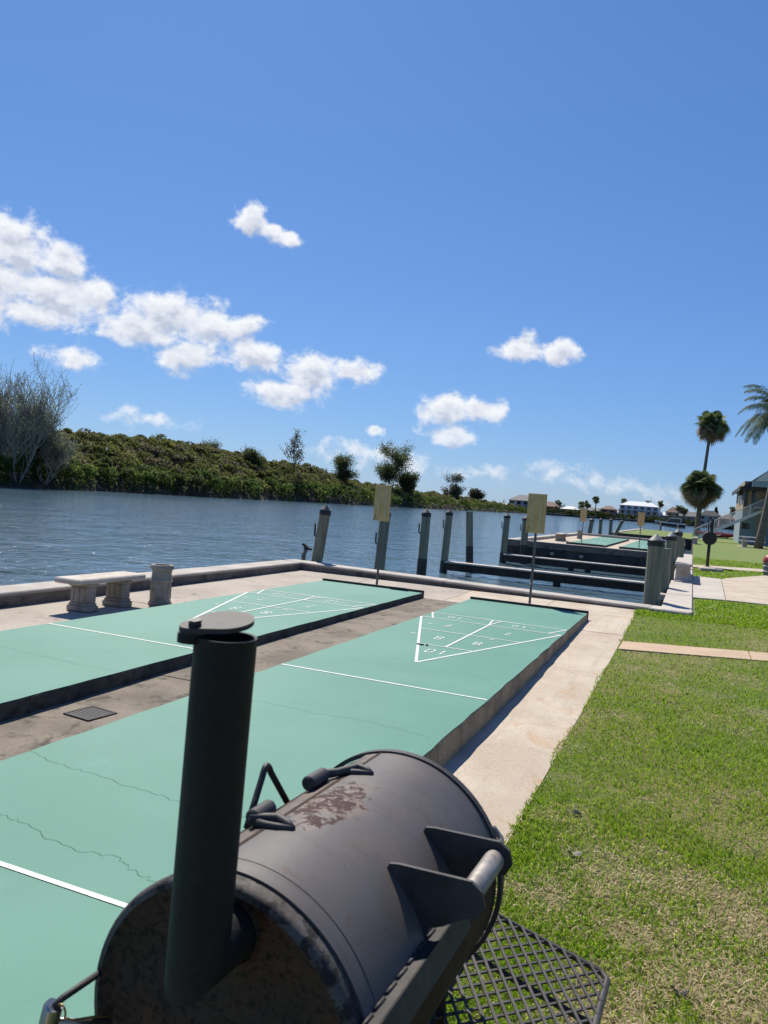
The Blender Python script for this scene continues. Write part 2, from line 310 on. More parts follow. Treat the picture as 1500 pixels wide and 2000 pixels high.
# ------------------------------------------------------------------ mesh builder
class MB:
    def __init__(s): s.v = []; s.f = []; s.mi = []
    def add(s, vs, fs, mi=0):
        o = len(s.v); s.v += [tuple(map(float, q)) for q in vs]
        s.f += [tuple(i+o for i in f) for f in fs]; s.mi += [mi]*len(fs); return s
    def box(s, c, size, rz=0, mi=0, bev=0.0, taper=1.0):
        x, y, z = (d/2 for d in size); cs, sn = math.cos(rz), math.sin(rz)
        if bev <= 0:
            q = [(-x, -y, -z), (x, -y, -z), (x, y, -z), (-x, y, -z)] + [(a*taper, b_*taper, z) for a, b_ in ((-x, -y), (x, -y), (x, y), (-x, y))]
            fs = [(0, 3, 2, 1), (4, 5, 6, 7), (0, 1, 5, 4), (1, 2, 6, 5), (2, 3, 7, 6), (3, 0, 4, 7)]
        else:
            q = []; rings = [(-z, bev), (-z+bev, 0), (z-bev, 0), (z, bev)]
            for zz, i in rings:
                k = (taper-1)*(zz+z)/(2*z)+1
                X, Y = x*k-i, y*k-i; g = bev if i == 0 else bev*.4
                for a, b_ in ((-X+g, -Y), (X-g, -Y), (X, -Y+g), (X, Y-g), (X-g, Y), (-X+g, Y), (-X, Y-g), (-X, -Y+g)): q.append((a, b_, zz))
            fs = [tuple(range(7, -1, -1)), tuple(range(24, 32))]
            for r in range(3):
                for i in range(8): fs.append((r*8+i, r*8+(i+1) % 8, r*8+8+(i+1) % 8, r*8+8+i))
        return s.add([(c[0]+a*cs-b_*sn, c[1]+a*sn+b_*cs, c[2]+d) for a, b_, d in q], fs, mi)
    def tube(s, path, r, n=10, mi=0, caps=True, flat=None):
        P = [Vector(q) for q in path]; R = [float(q) for q in r] if isinstance(r, (list, tuple)) else [float(r)]*len(P)
        vs = []; fs = []; prev = None
        for i, q in enumerate(P):
            t = (P[min(i+1, len(P)-1)] - P[max(i-1, 0)]).normalized()
            a = prev - t*prev.dot(t) if prev is not None else (Vector((0, 0, 1)).cross(t) if abs(t.z) < .95 else Vector((1, 0, 0)).cross(t))
            a.normalize(); prev = a; b_ = t.cross(a)
            for k in range(n):
                th = 2*PI*k/n; vs.append(q + R[i]*(math.cos(th)*a + math.sin(th)*b_))
        for i in range(len(P)-1):
            for k in range(n): fs.append((i*n+k, i*n+(k+1) % n, (i+1)*n+(k+1) % n, (i+1)*n+k))
        if caps: fs += [tuple(range(n-1, -1, -1)), tuple(range((len(P)-1)*n, len(P)*n))]
        return s.add(vs, fs, mi)
    def lathe(s, c, prof, n=20, mi=0, close=True):
        vs = []; fs = []
        for r, z in prof:
            for k in range(n): th = 2*PI*k/n; vs.append((c[0]+r*math.cos(th), c[1]+r*math.sin(th), c[2]+z))
        for i in range(len(prof)-1):
            for k in range(n): fs.append((i*n+k, i*n+(k+1) % n, (i+1)*n+(k+1) % n, (i+1)*n+k))
        if close: fs += [tuple(range(n-1, -1, -1)), tuple(range((len(prof)-1)*n, len(prof)*n))]
        return s.add(vs, fs, mi)
    def prism(s, poly, z0, z1, mi=0, mside=None):
        n = len(poly); vs = [(x, y, z0) for x, y in poly]+[(x, y, z1) for x, y in poly]
        s.add(vs, [tuple(range(n, 2*n))], mi); o = len(s.v)-2*n
        ms = mi if mside is None else mside
        s.f += [tuple(o+i for i in range(n-1, -1, -1))]+[(o+i, o+(i+1) % n, o+n+(i+1) % n, o+n+i) for i in range(n)]; s.mi += [ms]*(n+1)
        return s
    def ribbon(s, pts, w, z, mi=0):
        P = [Vector((a, b_, 0)) for a, b_ in pts]; vs = []
        for i, q in enumerate(P):
            t = (P[min(i+1, len(P)-1)]-P[max(i-1, 0)]).normalized(); n = Vector((-t.y, t.x, 0))*w/2
            vs += [(q.x+n.x, q.y+n.y, z), (q.x-n.x, q.y-n.y, z)]
        return s.add(vs, [(2*i+1, 2*i+3, 2*i+2, 2*i) for i in range(len(P)-1)], mi)
    def build(s, name, mats, parent=None, origin=None, smooth=False, bevel=0, auto=None):
        if isinstance(mats, str): mats = [mats]
        org = Vector(origin) if origin is not None else (parent['_o'] if parent is not None and '_o' in parent.keys() else (0, 0, 0))
        ox, oy, oz = org[0], org[1], org[2]
        me = bpy.data.meshes.new(name); me.from_pydata([(x-ox, y-oy, z-oz) for x, y, z in s.v], [], s.f)
        for mm in mats: me.materials.append(MATS[mm])
        me.polygons.foreach_set('material_index', s.mi)
        if smooth: me.polygons.foreach_set('use_smooth', [True]*len(s.f))
        me.update()
        if auto: me.set_sharp_from_angle(angle=math.radians(auto))
        o = bpy.data.objects.new(name, me); COL.objects.link(o)
        if parent is not None:
            o.parent = parent
            po = Vector(parent['_o']) if '_o' in parent.keys() else Vector((0, 0, 0))
            o.location = org - po if origin is not None else (0, 0, 0)
        else: o.location = org
        o['_o'] = (ox, oy, oz)
        return o
def tag(o, label, cat, group=None):
    o['label'] = label; o['category'] = cat
    if group: o['group'] = group
    return o
def thing(name, label, cat, loc, group=None):
    o = bpy.data.objects.new(name, None); o.empty_display_size = .2; COL.objects.link(o); o.location = loc; o['_o'] = tuple(loc)
    return tag(o, label, cat, group)
def struct(o): o['kind'] = 'structure'; return o
def tinted(name, V, F, C, material, parent=None):
    """mesh straight from arrays; C is a colour per vertex"""
    me = bpy.data.meshes.new(name)
    V = np.asarray(V, np.float32); F = np.asarray(F, np.int32); k = F.shape[1]
    me.vertices.add(len(V)); me.vertices.foreach_set('co', V.ravel())
    me.loops.add(F.size); me.loops.foreach_set('vertex_index', F.ravel())
    me.polygons.add(len(F)); me.polygons.foreach_set('loop_start', np.arange(0, F.size, k, dtype=np.int32)); me.polygons.foreach_set('loop_total', np.full(len(F), k, np.int32))
    at = me.attributes.new('tint', 'FLOAT_COLOR', 'POINT')
    at.data.foreach_set('color', np.c_[np.asarray(C, np.float32), np.ones(len(V), np.float32)].ravel())
    me.materials.append(MATS[material]); me.update(calc_edges=True); me.validate()
    o = bpy.data.objects.new(name, me); COL.objects.link(o)
    if parent is not None: o.parent = parent; o.location = -Vector(parent['_o'])
    return o

# ------------------------------------------------------------------ ground heights
def padz(x, y):
    fx = min(max((x+4.5)/6.95, 0), 1); fy = min(max((y-2.6)/9.4, 0), 1)
    n = -.19-.025*fx; f = -.165+.105*fx
    return n+(f-n)*fy
WATER = -.95
# water
g = MB(); N = 40
g.add([(-4000, -4000, WATER), (4000, -4000, WATER), (4000, 5000, WATER), (-4000, 5000, WATER)], [(0, 1, 2, 3)])
o = struct(g.build('water', 'water'))
bed = MB(); bed.box((0, 300, -4.2), (9000, 9000, .4)); struct(bed.build('sea_bed', 'soil'))

# concrete pad: slabs with open joints over a soil bed
pad = bpy.data.objects.new('concrete_pad', None); COL.objects.link(pad); pad.location = (0, 0, -.3); pad['_o'] = (0, 0, -.3); struct(pad)
bd = MB(); bd.prism([(-4.5, -8), (2.47, -8), (2.47, 11.9), (-4.5, 12.6)], -1.9, -.235); bd.build('fill', 'joint_soil', pad)
def gapz(x, y): return float(np.interp(y, [-6, 1.5, 4.6, 9.8], [-.135, -.118, -.090, -.080]))
def slab(x0, x1, y0, y1, mt, gap=.006, zf=None):
    zf = zf or padz
    s = MB(); X0, X1, Y0, Y1 = x0+gap, x1-gap, y0+gap, y1-gap; dz = random.uniform(-.003, .003)
    nx, ny = 2, 3; vs = []
    for j in range(ny+1):
        for i in range(nx+1):
            x = X0+(X1-X0)*i/nx; y = Y0+(Y1-Y0)*j/ny; vs.append((x, y, zf(x, y)+dz))
    fs = [(j*(nx+1)+i, j*(nx+1)+i+1, (j+1)*(nx+1)+i+1, (j+1)*(nx+1)+i) for j in range(ny) for i in range(nx)]
    s.add(vs, fs)
    per = [i for i in range(nx+1)]+[j*(nx+1)+nx for j in range(1, ny+1)]+[ny*(nx+1)+i for i in range(nx-1, -1, -1)]+[j*(nx+1) for j in range(ny-1, 0, -1)]
    top = [vs[k] for k in per]; n = len(per)
    s.add(top+[(x, y, z-.12) for x, y, z in top], [(i, n+i, n+(i+1) % n, (i+1) % n) for i in range(n)])
    return s.build('slab', mt, pad)
for y0, y1 in ((-8, -4.5), (-4.5, -1.2), (-1.2, 3.3), (3.3, 6.3), (6.3, 9.2), (9.2, 12.36)): slab(-4.46, -2.64, y0, y1, 'concrete_pad')
for y0, y1 in ((-8, -4), (-4, -.5), (-.5, 3.05), (3.05, 6.5), (6.5, 9.75)): slab(-.82, .0, y0, y1, 'concrete_gap', zf=gapz)
for y0, y1 in ((-8, -4), (-4, 8.75), (8.75, 9.75)): slab(1.83, 2.45, y0, y1, 'concrete_path')
for x0, x1, y1 in ((-2.64, -.55, 12.12), (-.55, 1.02, 11.9), (1.02, 2.45, 11.72)): slab(x0, x1, 9.75, y1-.02, 'concrete_path' if x0 > -.6 else 'concrete_pad')

# ------------------------------------------------------------------ shuffleboard courts
FT = .3048
DIG = {'0': [[(.5, 1), (.15, .85), (.05, .58)], [(.05, .42), (.15, .15), (.5, 0)], [(.62, 0), (.88, .15), (.97, .42)], [(.97, .58), (.88, .85), (.62, 1)]],
       '1': [[(.5, 0), (.5, .46)], [(.5, .54), (.5, 1)]],
       '7': [[(.05, .97), (.95, .97)], [(.88, .86), (.6, .45), (.42, 0)]],
       '8': [[(.45, 1), (.15, .9), (.12, .65), (.42, .53)], [(.56, .53), (.88, .65), (.85, .9), (.56, 1)], [(.42, .47), (.08, .33), (.1, .1), (.45, 0)], [(.56, 0), (.9, .1), (.92, .33), (.56, .47)]],
       '-': [[(.1, .5), (.9, .5)]], 'O': None, 'F': [[(.1, 0), (.1, 1)], [(.2, .97), (.9, .97)], [(.2, .52), (.7, .52)]]}
DIG['O'] = DIG['0']
def digits(mb, txt, cx, cy, h, w, flip, stroke=.028, z=.0035):
    n = len(txt); adv = w*1.35
    for i, ch in enumerate(txt):
        for pl in DIG[ch]:
            pts = []
            for (a, b_) in pl:
                lx = (i-(n-1)/2)*adv+(a-.5)*w; ly = (b_-.5)*h
                if flip: lx, ly = -lx, -ly
                pts.append((cx+lx, cy+ly))
            mb.ribbon(pts, stroke, z)
def court(x0, yn, label, cracks=(), detail=True, edge='court_edge_dark'):
    W = 6*FT; L = 52*FT; yd = yn+20*FT          # yd: near dead line
    t = thing('shuffleboard_court', label, 'shuffleboard court', (x0+W/2, yn+L/2, -.25), 'painted shuffleboard courts')
    s = MB(); ny = 70; rs = random.Random(int(x0*100)); L0 = [x0+rs.uniform(-.006, .006) for _ in range(ny+1)]; R0 = [x0+W+rs.uniform(-.006, .006) for _ in range(ny+1)]
    ys = [yn+L*j/ny for j in range(ny+1)]
    prof = lambda a, y, sg: [(a+sg*.012, y, -.27), (a+sg*.006, y, -.012), (a, y, 0)]
    vs = []
    for j, y in enumerate(ys): vs += prof(L0[j], y, -1)+[(q[0], q[1], q[2]) for q in prof(R0[j], y, 1)][::-1]
    fs = []; mi = []
    for j in range(ny):
        for k in range(5):
            fs.append((j*6+k, j*6+k+1, j*6+7+k, j*6+6+k)[::-1]); mi.append(0 if k == 2 else 1)
    fs += [(0, 1, 2, 3, 4, 5), tuple(ny*6+k for k in (5, 4, 3, 2, 1, 0))]; mi += [1, 1]
    s.v, s.f, s.mi = vs, [tuple(f) for f in fs], mi
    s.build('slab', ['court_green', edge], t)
    e = MB(); e.box((x0+W/2, yn+L+.022, -.1), (W+.02, .04, .27)); e.build('end_board', 'board_dark', t)
    e = MB(); e.box((x0+W/2, yn-.022, -.1), (W+.02, .04, .27)); e.build('end_board', 'board_dark', t)
    def line(pts, w=.026, z=.003, m_='line_white', nm='line'): MB().ribbon(pts, w, z).build(nm, m_, t)
    line([(x0+.005, yd), (x0+W-.005, yd)]); line([(x0+.005, yd+12*FT), (x0+W-.005, yd+12*FT)])
    for sgn, d0 in ((1, yd+12*FT), (-1, yd)):
        tip = d0+sgn*3*FT; q1 = tip+sgn*3*FT; q2 = tip+sgn*6*FT; bs = tip+sgn*9*FT; of = bs+sgn*1.5*FT; cx = x0+W/2
        hw = lambda y: (W/2-.012)*abs(y-tip)/(9*FT)
        line([(cx, tip), (cx-hw(bs), bs)], .028, .0034); line([(cx, tip), (cx+hw(bs), bs)], .028, .0030)
        line([(cx-hw(bs), bs), (cx+hw(bs), bs)], .024, .0038); line([(cx-W/2+.01, of), (cx+W/2-.01, of)], .024, .0038)
        line([(cx-hw(q1), q1), (cx+hw(q1), q1)], .022, .0038); line([(cx-hw(q2), q2), (cx+hw(q2), q2)], .022, .0042)
        line([(cx, q1), (cx, bs)], .026, .0046)
        line([(cx-W/2+.015, of), (cx-W/2+.17, bs)], .024, .0042); line([(cx+W/2-.015, of), (cx+W/2-.17, bs)], .024, .0042)
        line([(cx, bs), (cx-.06, of), ], .022, .005); line([(cx, bs), (cx+.06, of)], .022, .0055)
        fl = sgn > 0
        def num(txt, x, y, h=.19, w=.085, mt='line_white'):
            for i_, ch_ in enumerate(txt):
                m_ = MB(); digits(m_, ch_, x+(i_-(len(txt)-1)/2)*w*1.5*(-1 if fl else 1), y, h, w, fl, .019, .0036); m_.build('numeral', mt, t)
        num('10', cx, (tip+2*q1)/3); num('8', cx-.22, (q1+q2)/2); num('8', cx+.22, (q1+q2)/2)
        num('7', cx-.38, (q2+bs)/2); num('7', cx+.36, (q2+bs)/2)
        num('-10', cx-.45, (bs+of)/2, .14, .075); num('-10', cx+.40, (bs+of)/2, .14, .075)
        if detail:
            line([(cx-.42, of+sgn*.05), (cx+.35, of+sgn*.02)], .02, .003, 'line_worn', 'worn_line')
            for dx, dy in ((-.62, -.95), (-.55, -1.75), (.28, -1.45)):
                m_ = MB(); m_.ribbon([(cx+dx-.03, of+sgn*dy), (cx+dx, of+sgn*dy+.01), (cx+dx+.035, of+sgn*dy)], .05, .003); m_.build('paint_spot', 'line_worn', t)
    for pl in cracks:
        rs = random.Random(5); pts = []
        for (a, b_), (c_, d_) in zip(pl[:-1], pl[1:]):
            for k in range(7): f = k/7; pts.append((a+(c_-a)*f+rs.uniform(-.009, .009), b_+(d_-b_)*f+rs.uniform(-.012, .012)))
        pts.append(pl[-1]); MB().ribbon(pts, .0019, .0022).build('crack', 'crack', t)
    return t
YN = -20*FT
court(0.0, YN, 'green shuffleboard court nearest the smoker, beside the beige path', edge='court_edge',
      cracks=([(.0, .94), (.24, .89), (.44, .88), (.71, .85), (.9, .85), (1.07, .82), (1.5, .84), (1.8, .82)], [(.0, .36), (.51, .31), (.64, .30), (.83, .25), (1.02, .23), (1.19, .26), (1.3, .21), (1.41, .19), (1.8, .2)], [(.03, 2.56), (.43, 2.54), (.68, 2.54), (.9, 2.51), (1.21, 2.57), (1.53, 2.53), (1.76, 2.47)]))
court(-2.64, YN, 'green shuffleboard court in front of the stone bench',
      cracks=([(-2.6, 2.66), (-2.14, 2.64), (-1.66, 2.6), (-1.23, 2.57), (-.85, 2.58)],))
m_ = MB(); m_.box((.66, 5.42, .008), (.075, .03, .012), .2, 0, .004); m_.box((.73, 5.43, .009), (.03, .025, .012), .5, 0, .004)
tag(m_.build('dry_leaf_litter', 'board_dark', origin=(.62, 5.42, 0)), 'small dark clump of debris lying beside the numeral ten on the court', 'debris')

# floor drain in the gap between the courts
DX, DY, DR = -.485, 1.93, -.12; zz = gapz(DX, DY); t = thing('floor_drain', 'dark square drain grate set in the concrete between the courts', 'drain', (DX, DY, zz))
def dr(a, b_): return (DX+a*math.cos(DR)-b_*math.sin(DR), DY+a*math.sin(DR)+b_*math.cos(DR))
m_ = MB()
for (dx, dy, w, d) in ((0, .115, .244, .014), (0, -.115, .244, .014), (.115, 0, .014, .216), (-.115, 0, .014, .216)): m_.box((*dr(dx, dy), zz+.001), (w, d, .012), DR)
m_.build('frame', 'board_dark', t)
for k in range(9): m_ = MB(); m_.box((*dr(0, -.098+k*.0245), zz), (.214, .012, .010), DR); m_.build('bar', 'board_dark', t)
m_ = MB(); m_.box((*dr(0, 0), zz+.0015), (.222, .222, .003), DR); m_.build('well', 'pile_cap_black', t)

# ------------------------------------------------------------------ sea walls
def wall_run(t, pts, wid, top, zbot=-2.6, n_each=3.1, cap_h=.13, mcap='concrete_cap', mwall='seawall', inset=.05, inner=None):
    """cap slabs along a polyline (inner edge = left side of travel), wall panel below"""
    for (a, b_) in zip(pts[:-1], pts[1:]):
        A, B = Vector((*a, 0)), Vector((*b_, 0)); d = (B-A); L = d.length; d.normalize(); nrm = Vector((-d.y, d.x, 0)); n = max(1, round(L/n_each))
        for k in range(n):
            s0, s1 = L*k/n+.004, L*(k+1)/n-.004
            c = A+d*(s0+s1)/2+nrm*wid/2; m_ = MB(); m_.box((c.x, c.y, top-cap_h/2+random.uniform(-.003, .003)), (s1-s0, wid, cap_h), math.atan2(d.y, d.x), 0, .014); m_.build('cap_slab', mcap, t)
        c = A+d*L/2+nrm*(wid/2+inset/2 if inner is None else wid/2); m_ = MB(); m_.box((c.x, c.y, (top-cap_h+zbot)/2), (L, wid-2*inset, top-cap_h-zbot-.004), math.atan2(d.y, d.x)); m_.build('wall_panel', mwall, t)
t = thing('seawall', 'low concrete seawall around the near court platform', 'seawall', (-4.7, 6, WATER))
wall_run(t, [(-4.46, -8), (-4.46, 12.36)], .50, 0.0, cap_h=.05, mwall='concrete_dark', inset=.012, inner=True)
wall_run(t, [(-4.96, 12.42), (2.62, 11.58)], .46, 0.003, cap_h=.05, mwall='concrete_dark', inset=.012, inner=True)
t = thing('seawall', 'white concrete seawall cap running back along the boat slips', 'seawall', (3.05, 20, WATER))
wall_run(t, [(3.30, 11.52), (3.30, 36.0)], .50, .008, n_each=3.05, mcap='concrete_white')
m_ = MB(); m_.box((2.96, 11.75, -.045), (.66, .5, .09), -.11, 0, .012); m_.build('corner_slab', 'concrete_white', t)
for k, (yy) in enumerate((12.55, 15.6, 18.7)): m_ = MB(); m_.box((2.66, yy, -.16), (.34, .42, .12), 0, 0, .01); m_.build('ledge', 'concrete_cap', t)

# ------------------------------------------------------------------ lawn and paths on the right
g = MB(); xs = np.r_[2.452, 2.6, 3.0, 3.31, 4, 5, 7, 10, 15, 25, 45]; ys = np.r_[-14, -6, -2, 0, 2, 4, 6, 8, 10, 11.6]
def lz(x, y): return padz(2.4, y)+.012+(min(max(x-2.5, 0), 3))*.012
vs = [(x, y, lz(x, y)) for y in ys for x in xs]; nx = len(xs)
g.add(vs, [(j*nx+i, j*nx+i+1, (j+1)*nx+i+1, (j+1)*nx+i) for j in range(len(ys)-1) for i in range(nx-1)])
xs2 = np.r_[3.31, 4, 5, 7, 10, 15, 25, 45]; ys2 = np.r_[11.6, 13, 15, 18, 22, 30, 45, 70, 100, 135]
struct(g.build('lawn', 'lawn')); g = MB(); vs = [(x, y, lz(x, 11.6)) for y in ys2 for x in xs2]; nx = len(xs2)
g.add(vs, [(j*nx+i, j*nx+i+1, (j+1)*nx+i+1, (j+1)*nx+i) for j in range(len(ys2)-1) for i in range(nx-1)])
ZL = lz(4, 12)
struct(g.build('lawn', 'lawn_far'))
g = MB(); g.prism([(2.47, -14), (45, -14), (45, 135), (3.25, 135), (3.25, 11.7), (2.47, 11.7)], -3, -.26); struct(g.build('ground', 'soil'))
def flat(name, poly, z, mt, th=.06): g = MB(); g.prism(poly, z-th, z); return struct(g.build(name, mt))
wk = bpy.data.objects.new('walkway', None); COL.objects.link(wk); wk.location = (3.4, 8, -.1); wk['_o'] = (3.4, 8, -.1); struct(wk)
for k in range(7):
    x0 = 2.475+k*1.5; x1 = x0+1.488; f = lambda x: 7.56+.30*(x-2.5); zt = lambda x: lz(x, 7.9)+.014
    m_ = MB(); m_.add([(x0, f(x0), zt(x0)), (x1, f(x1), zt(x1)), (x1, f(x1)+.64, zt(x1)), (x0, f(x0)+.64, zt(x0)), (x0, f(x0), zt(x0)-.1), (x1, f(x1), zt(x1)-.1), (x1, f(x1)+.64, zt(x1)-.1), (x0, f(x0)+.64, zt(x0)-.1)], [(0, 1, 2, 3), (0, 4, 5, 1), (1, 5, 6, 2), (2, 6, 7, 3), (3, 7, 4, 0)])
    m_.build('slab', 'walk_pink', wk)
pt = bpy.data.objects.new('patio', None); COL.objects.link(pt); pt.location = (5, 18, ZL); pt['_o'] = (5, 18, ZL); struct(pt)
for poly, mt in (([(3.312, 14.55), (3.92, 14.75), (4.03, 21.1), (3.312, 21.2)], 'concrete_white'), ([(3.935, 14.76), (7.0, 14.9), (7.0, 25.9), (5.6, 25.4), (4.3, 22.0), (4.045, 21.1)], 'concrete_path'), ([(7.01, 14.9), (14, 15.2), (14, 26.2), (7.01, 25.9)], 'concrete_path')):
    g = MB(); g.prism(poly, ZL-.08, ZL+.02); g.build('slab', mt, pt)
flat('garden_path', [(3.312, 26.0), (5.6, 27.1), (12, 28.6), (12, 30.4), (5.75, 29.1), (3.312, 27.5)], ZL+.018, 'concrete_path')

# grass blades, one mass; dry straw shows through in patches
def vnoise(x, y, s, seed):
    r = np.random.default_rng(seed).random((64, 64)); x = x*s; y = y*s; xi = np.floor(x).astype(int); yi = np.floor(y).astype(int); fx = x-xi; fy = y-yi
    fx = fx*fx*(3-2*fx); fy = fy*fy*(3-2*fy); q = lambda i, j: r[i % 64, j % 64]
    return (q(xi, yi)*(1-fx)+q(xi+1, yi)*fx)*(1-fy)+(q(xi, yi+1)*(1-fx)+q(xi+1, yi+1)*fx)*fy
def fb(x, y, s, seed): return .55*vnoise(x, y, s, seed)+.28*vnoise(x, y, s*2.1, seed+1)+.17*vnoise(x, y, s*4.3, seed+2)
def grass(n, dmin, dmax, hgt, wid, a0, a1):
    d = np.exp(RNG.uniform(np.log(dmin), np.log(dmax), n)); a = RNG.uniform(math.radians(a0), math.radians(a1), n)
    x = CAM.x+d*np.sin(a); y = CAM.y+d*np.cos(a)
    k = (x > 2.448+.06*(vnoise(x*0, y, 2.1, 77)-.75)) & (y < 11.55)
    k &= ~((y > 7.57+.30*(x-2.5)) & (y < 8.19+.30*(x-2.5)))
    k2 = (x > 3.35) & (y >= 11.55) & (y < 34) & ~((y > 14.6) & (y < 25.4+.3*(x-5.6)) & (y < 21.2+np.maximum(x-4.03, 0)*2.7)) & ~((y > 26+.46*(x-3.3)) & (y < 27.5+.66*(x-3.3)))
    k |= k2; x, y, d = x[k], y[k], d[k]; n = len(x)
    z = np.array([lz(q, min(w, 11.6)) for q, w in zip(x, y)])
    p1 = fb(x, y, .55, 3); p2 = fb(x, y, 2.6, 9)
    dry = np.clip((p1-.47)*3.2+(p2-.5)*2.6+np.clip((4.2-y)*.07, -.40, .26)+.02, 0, .93); dry = np.where(y > 8.5, dry*.45, dry)
    isd = RNG.random(n) < dry
    bare = (fb(x, y, 1.7, 21) > .70) & (RNG.random(n) < .75); 
    h = hgt*RNG.uniform(.4, 1.35, n)*(.75+.6*p2)*np.where(isd, .62, 1); w = wid*RNG.uniform(.7, 1.3, n)*(1+d*.05)
    h = np.where(bare, h*.6, h); isd = isd | (bare & (RNG.random(n) < .6))
    th = RNG.uniform(0, 2*PI, n); lean = RNG.uniform(.3, 1.5, n)*h*np.where(isd, 1.9, 1.0); ld = RNG.uniform(0, 2*PI, n)
    tx, ty = np.cos(th)*w/2, np.sin(th)*w/2; lx, ly = np.cos(ld)*lean, np.sin(ld)*lean
    V = np.empty((n, 5, 3)); 
    V[:, 0] = np.c_[x-tx, y-ty, z-.004]; V[:, 1] = np.c_[x+tx, y+ty, z-.004]
    V[:, 2] = np.c_[x+tx*.8+lx*.4, y+ty*.8+ly*.4, z+h*.6]; V[:, 3] = np.c_[x-tx*.8+lx*.4, y-ty*.8+ly*.4, z+h*.6]
    V[:, 4] = np.c_[x+lx, y+ly, z+h*np.where(isd, .72, .95)]
    i = np.arange(n)[:, None]*5
    F = np.concatenate([i+np.array([[0, 1, 2]]), i+np.array([[0, 2, 3]]), i+np.array([[3, 2, 4]])])
    g_ = np.array([.145, .300, .010]); g2 = np.array([.34, .44, .035]); s_ = np.array([.70, .60, .38]); s2 = np.array([.45, .36, .19])
    r = RNG.random((n, 1)); C = np.where(isd[:, None], s_*r+s2*(1-r), g_*r+g2*(1-r))*RNG.uniform(.75, 1.2, (n, 1))
    return V.reshape(-1, 3), F, np.repeat(C, 5, 0)
A = grass(420000, 1.35, 14.5, .025, .0052, -38, 34); B = grass(120000, 13, 40, .034, .010, -6, 24)
o = tinted('grass', np.r_[A[0], B[0]], np.r_[A[1], B[1]+len(A[0])], np.r_[A[2], B[2]], 'grass_blade'); o['kind'] = 'stuff'
o['label'] = 'patchy green lawn grass with dry straw'

# dead leaves and a twig on the lawn
for (x, y, r, lab) in ((2.78, 1.72, .034, 'grey curled dead leaf on the lawn edge near the path'), (3.28, .78, .032, 'dark curled dead leaf on the lawn right of the smoker'), (2.72, 2.25, .026, 'small pale fallen leaf on the lawn farther from the smoker')):
    m_ = MB(); ph = random.uniform(0, 6); n = 9; zc = lz(x, y)+.022
    ring = [(x+r*math.cos(q)*(1+.2*math.sin(3*q)), y+.55*r*math.sin(q), zc+.012*math.sin(2*q+ph)) for q in np.linspace(0, 2*PI, n, endpoint=False)]
    m_.add(ring+[(x, y, zc-.01)]+[(a, b_, c_-.004) for a, b_, c_ in ring], [(i, (i+1) % n, n) for i in range(n)]+[(n+1+i, i, (i+1) % n, n+1+(i+1) % n) for i in range(n)])
    tag(m_.build('fallen_leaf', 'bark' if 'dark' in lab else 'bark_pale', origin=(x, y, zc)), lab, 'leaf', 'fallen leaves')

# ------------------------------------------------------------------ benches, urns
def bench(x, y, z, label, L=1.22, mt='stone_top', ml='cast_stone', rz=0.0):
    t = thing('stone_bench', label, 'bench', (x, y, z), 'cast stone benches')
    m_ = MB(); m_.box((x, y, z+.385), (.40, L, .065), 0, 0, .016); m_.build('seat', mt, t)
    for s_ in (-1, 1):
        yy = y+s_*(L/2-.30); l = MB()
        l.box((x, yy, z+.035), (.34, .20, .07), 0, 0, .012); l.box((x, yy, z+.0885), (.315, .18, .037), 0, 0, .012, .92)
        l.box((x, yy, z+.205), (.285, .15, .196), 0, 0, .01, .97); l.box((x, yy, z+.328), (.33, .19, .05), 0, 0, .014)
        for f in (-1, 1):
            for q in (-.085, 0, .085): l.box((x+q, yy+f*.078, z+.205), (.022, .014, .17), 0, 0, .004)
        l.build('pedestal', ml, t)
    return t
def urn(x, y, z, label):
    t = thing('stone_urn', label, 'urn', (x, y, z), 'cast stone urns')
    m_ = MB(); m_.lathe((x, y, z), [(.115, 0), (.155, .0), (.158, .03), (.140, .055), (.134, .075), (.130, .20), (.132, .305), (.146, .315), (.148, .335), (.136, .35), (.128, .43), (.134, .47), (.152, .485), (.155, .525), (.145, .54), (.112, .54), (.105, .51), (.105, .40), (.02, .395)], 28, close=False); m_.build('body', 'cast_stone', t, smooth=True, auto=40)
    m_ = MB(); m_.lathe((x, y, z+.4), [(.004, .0), (.104, .0), (.104, .03), (.004, .035)], 20); m_.build('sand_fill', 'concrete_gap', t)
    for k in range(10):
        a = 2*PI*k/10; m_ = MB(); m_.box((x+.131*math.cos(a), y+.131*math.sin(a), z+.19), (.016, .03, .22), a, 0, .004); m_.build('flute', 'cast_stone', t)
    return t
bench(-3.72, 5.58, padz(-3.68, 5.6), 'weathered stone bench by the seawall beside a stone urn')
urn(-3.41, 6.37, padz(-3.4, 6.4), 'weathered stone urn at the end of the bench by the seawall')

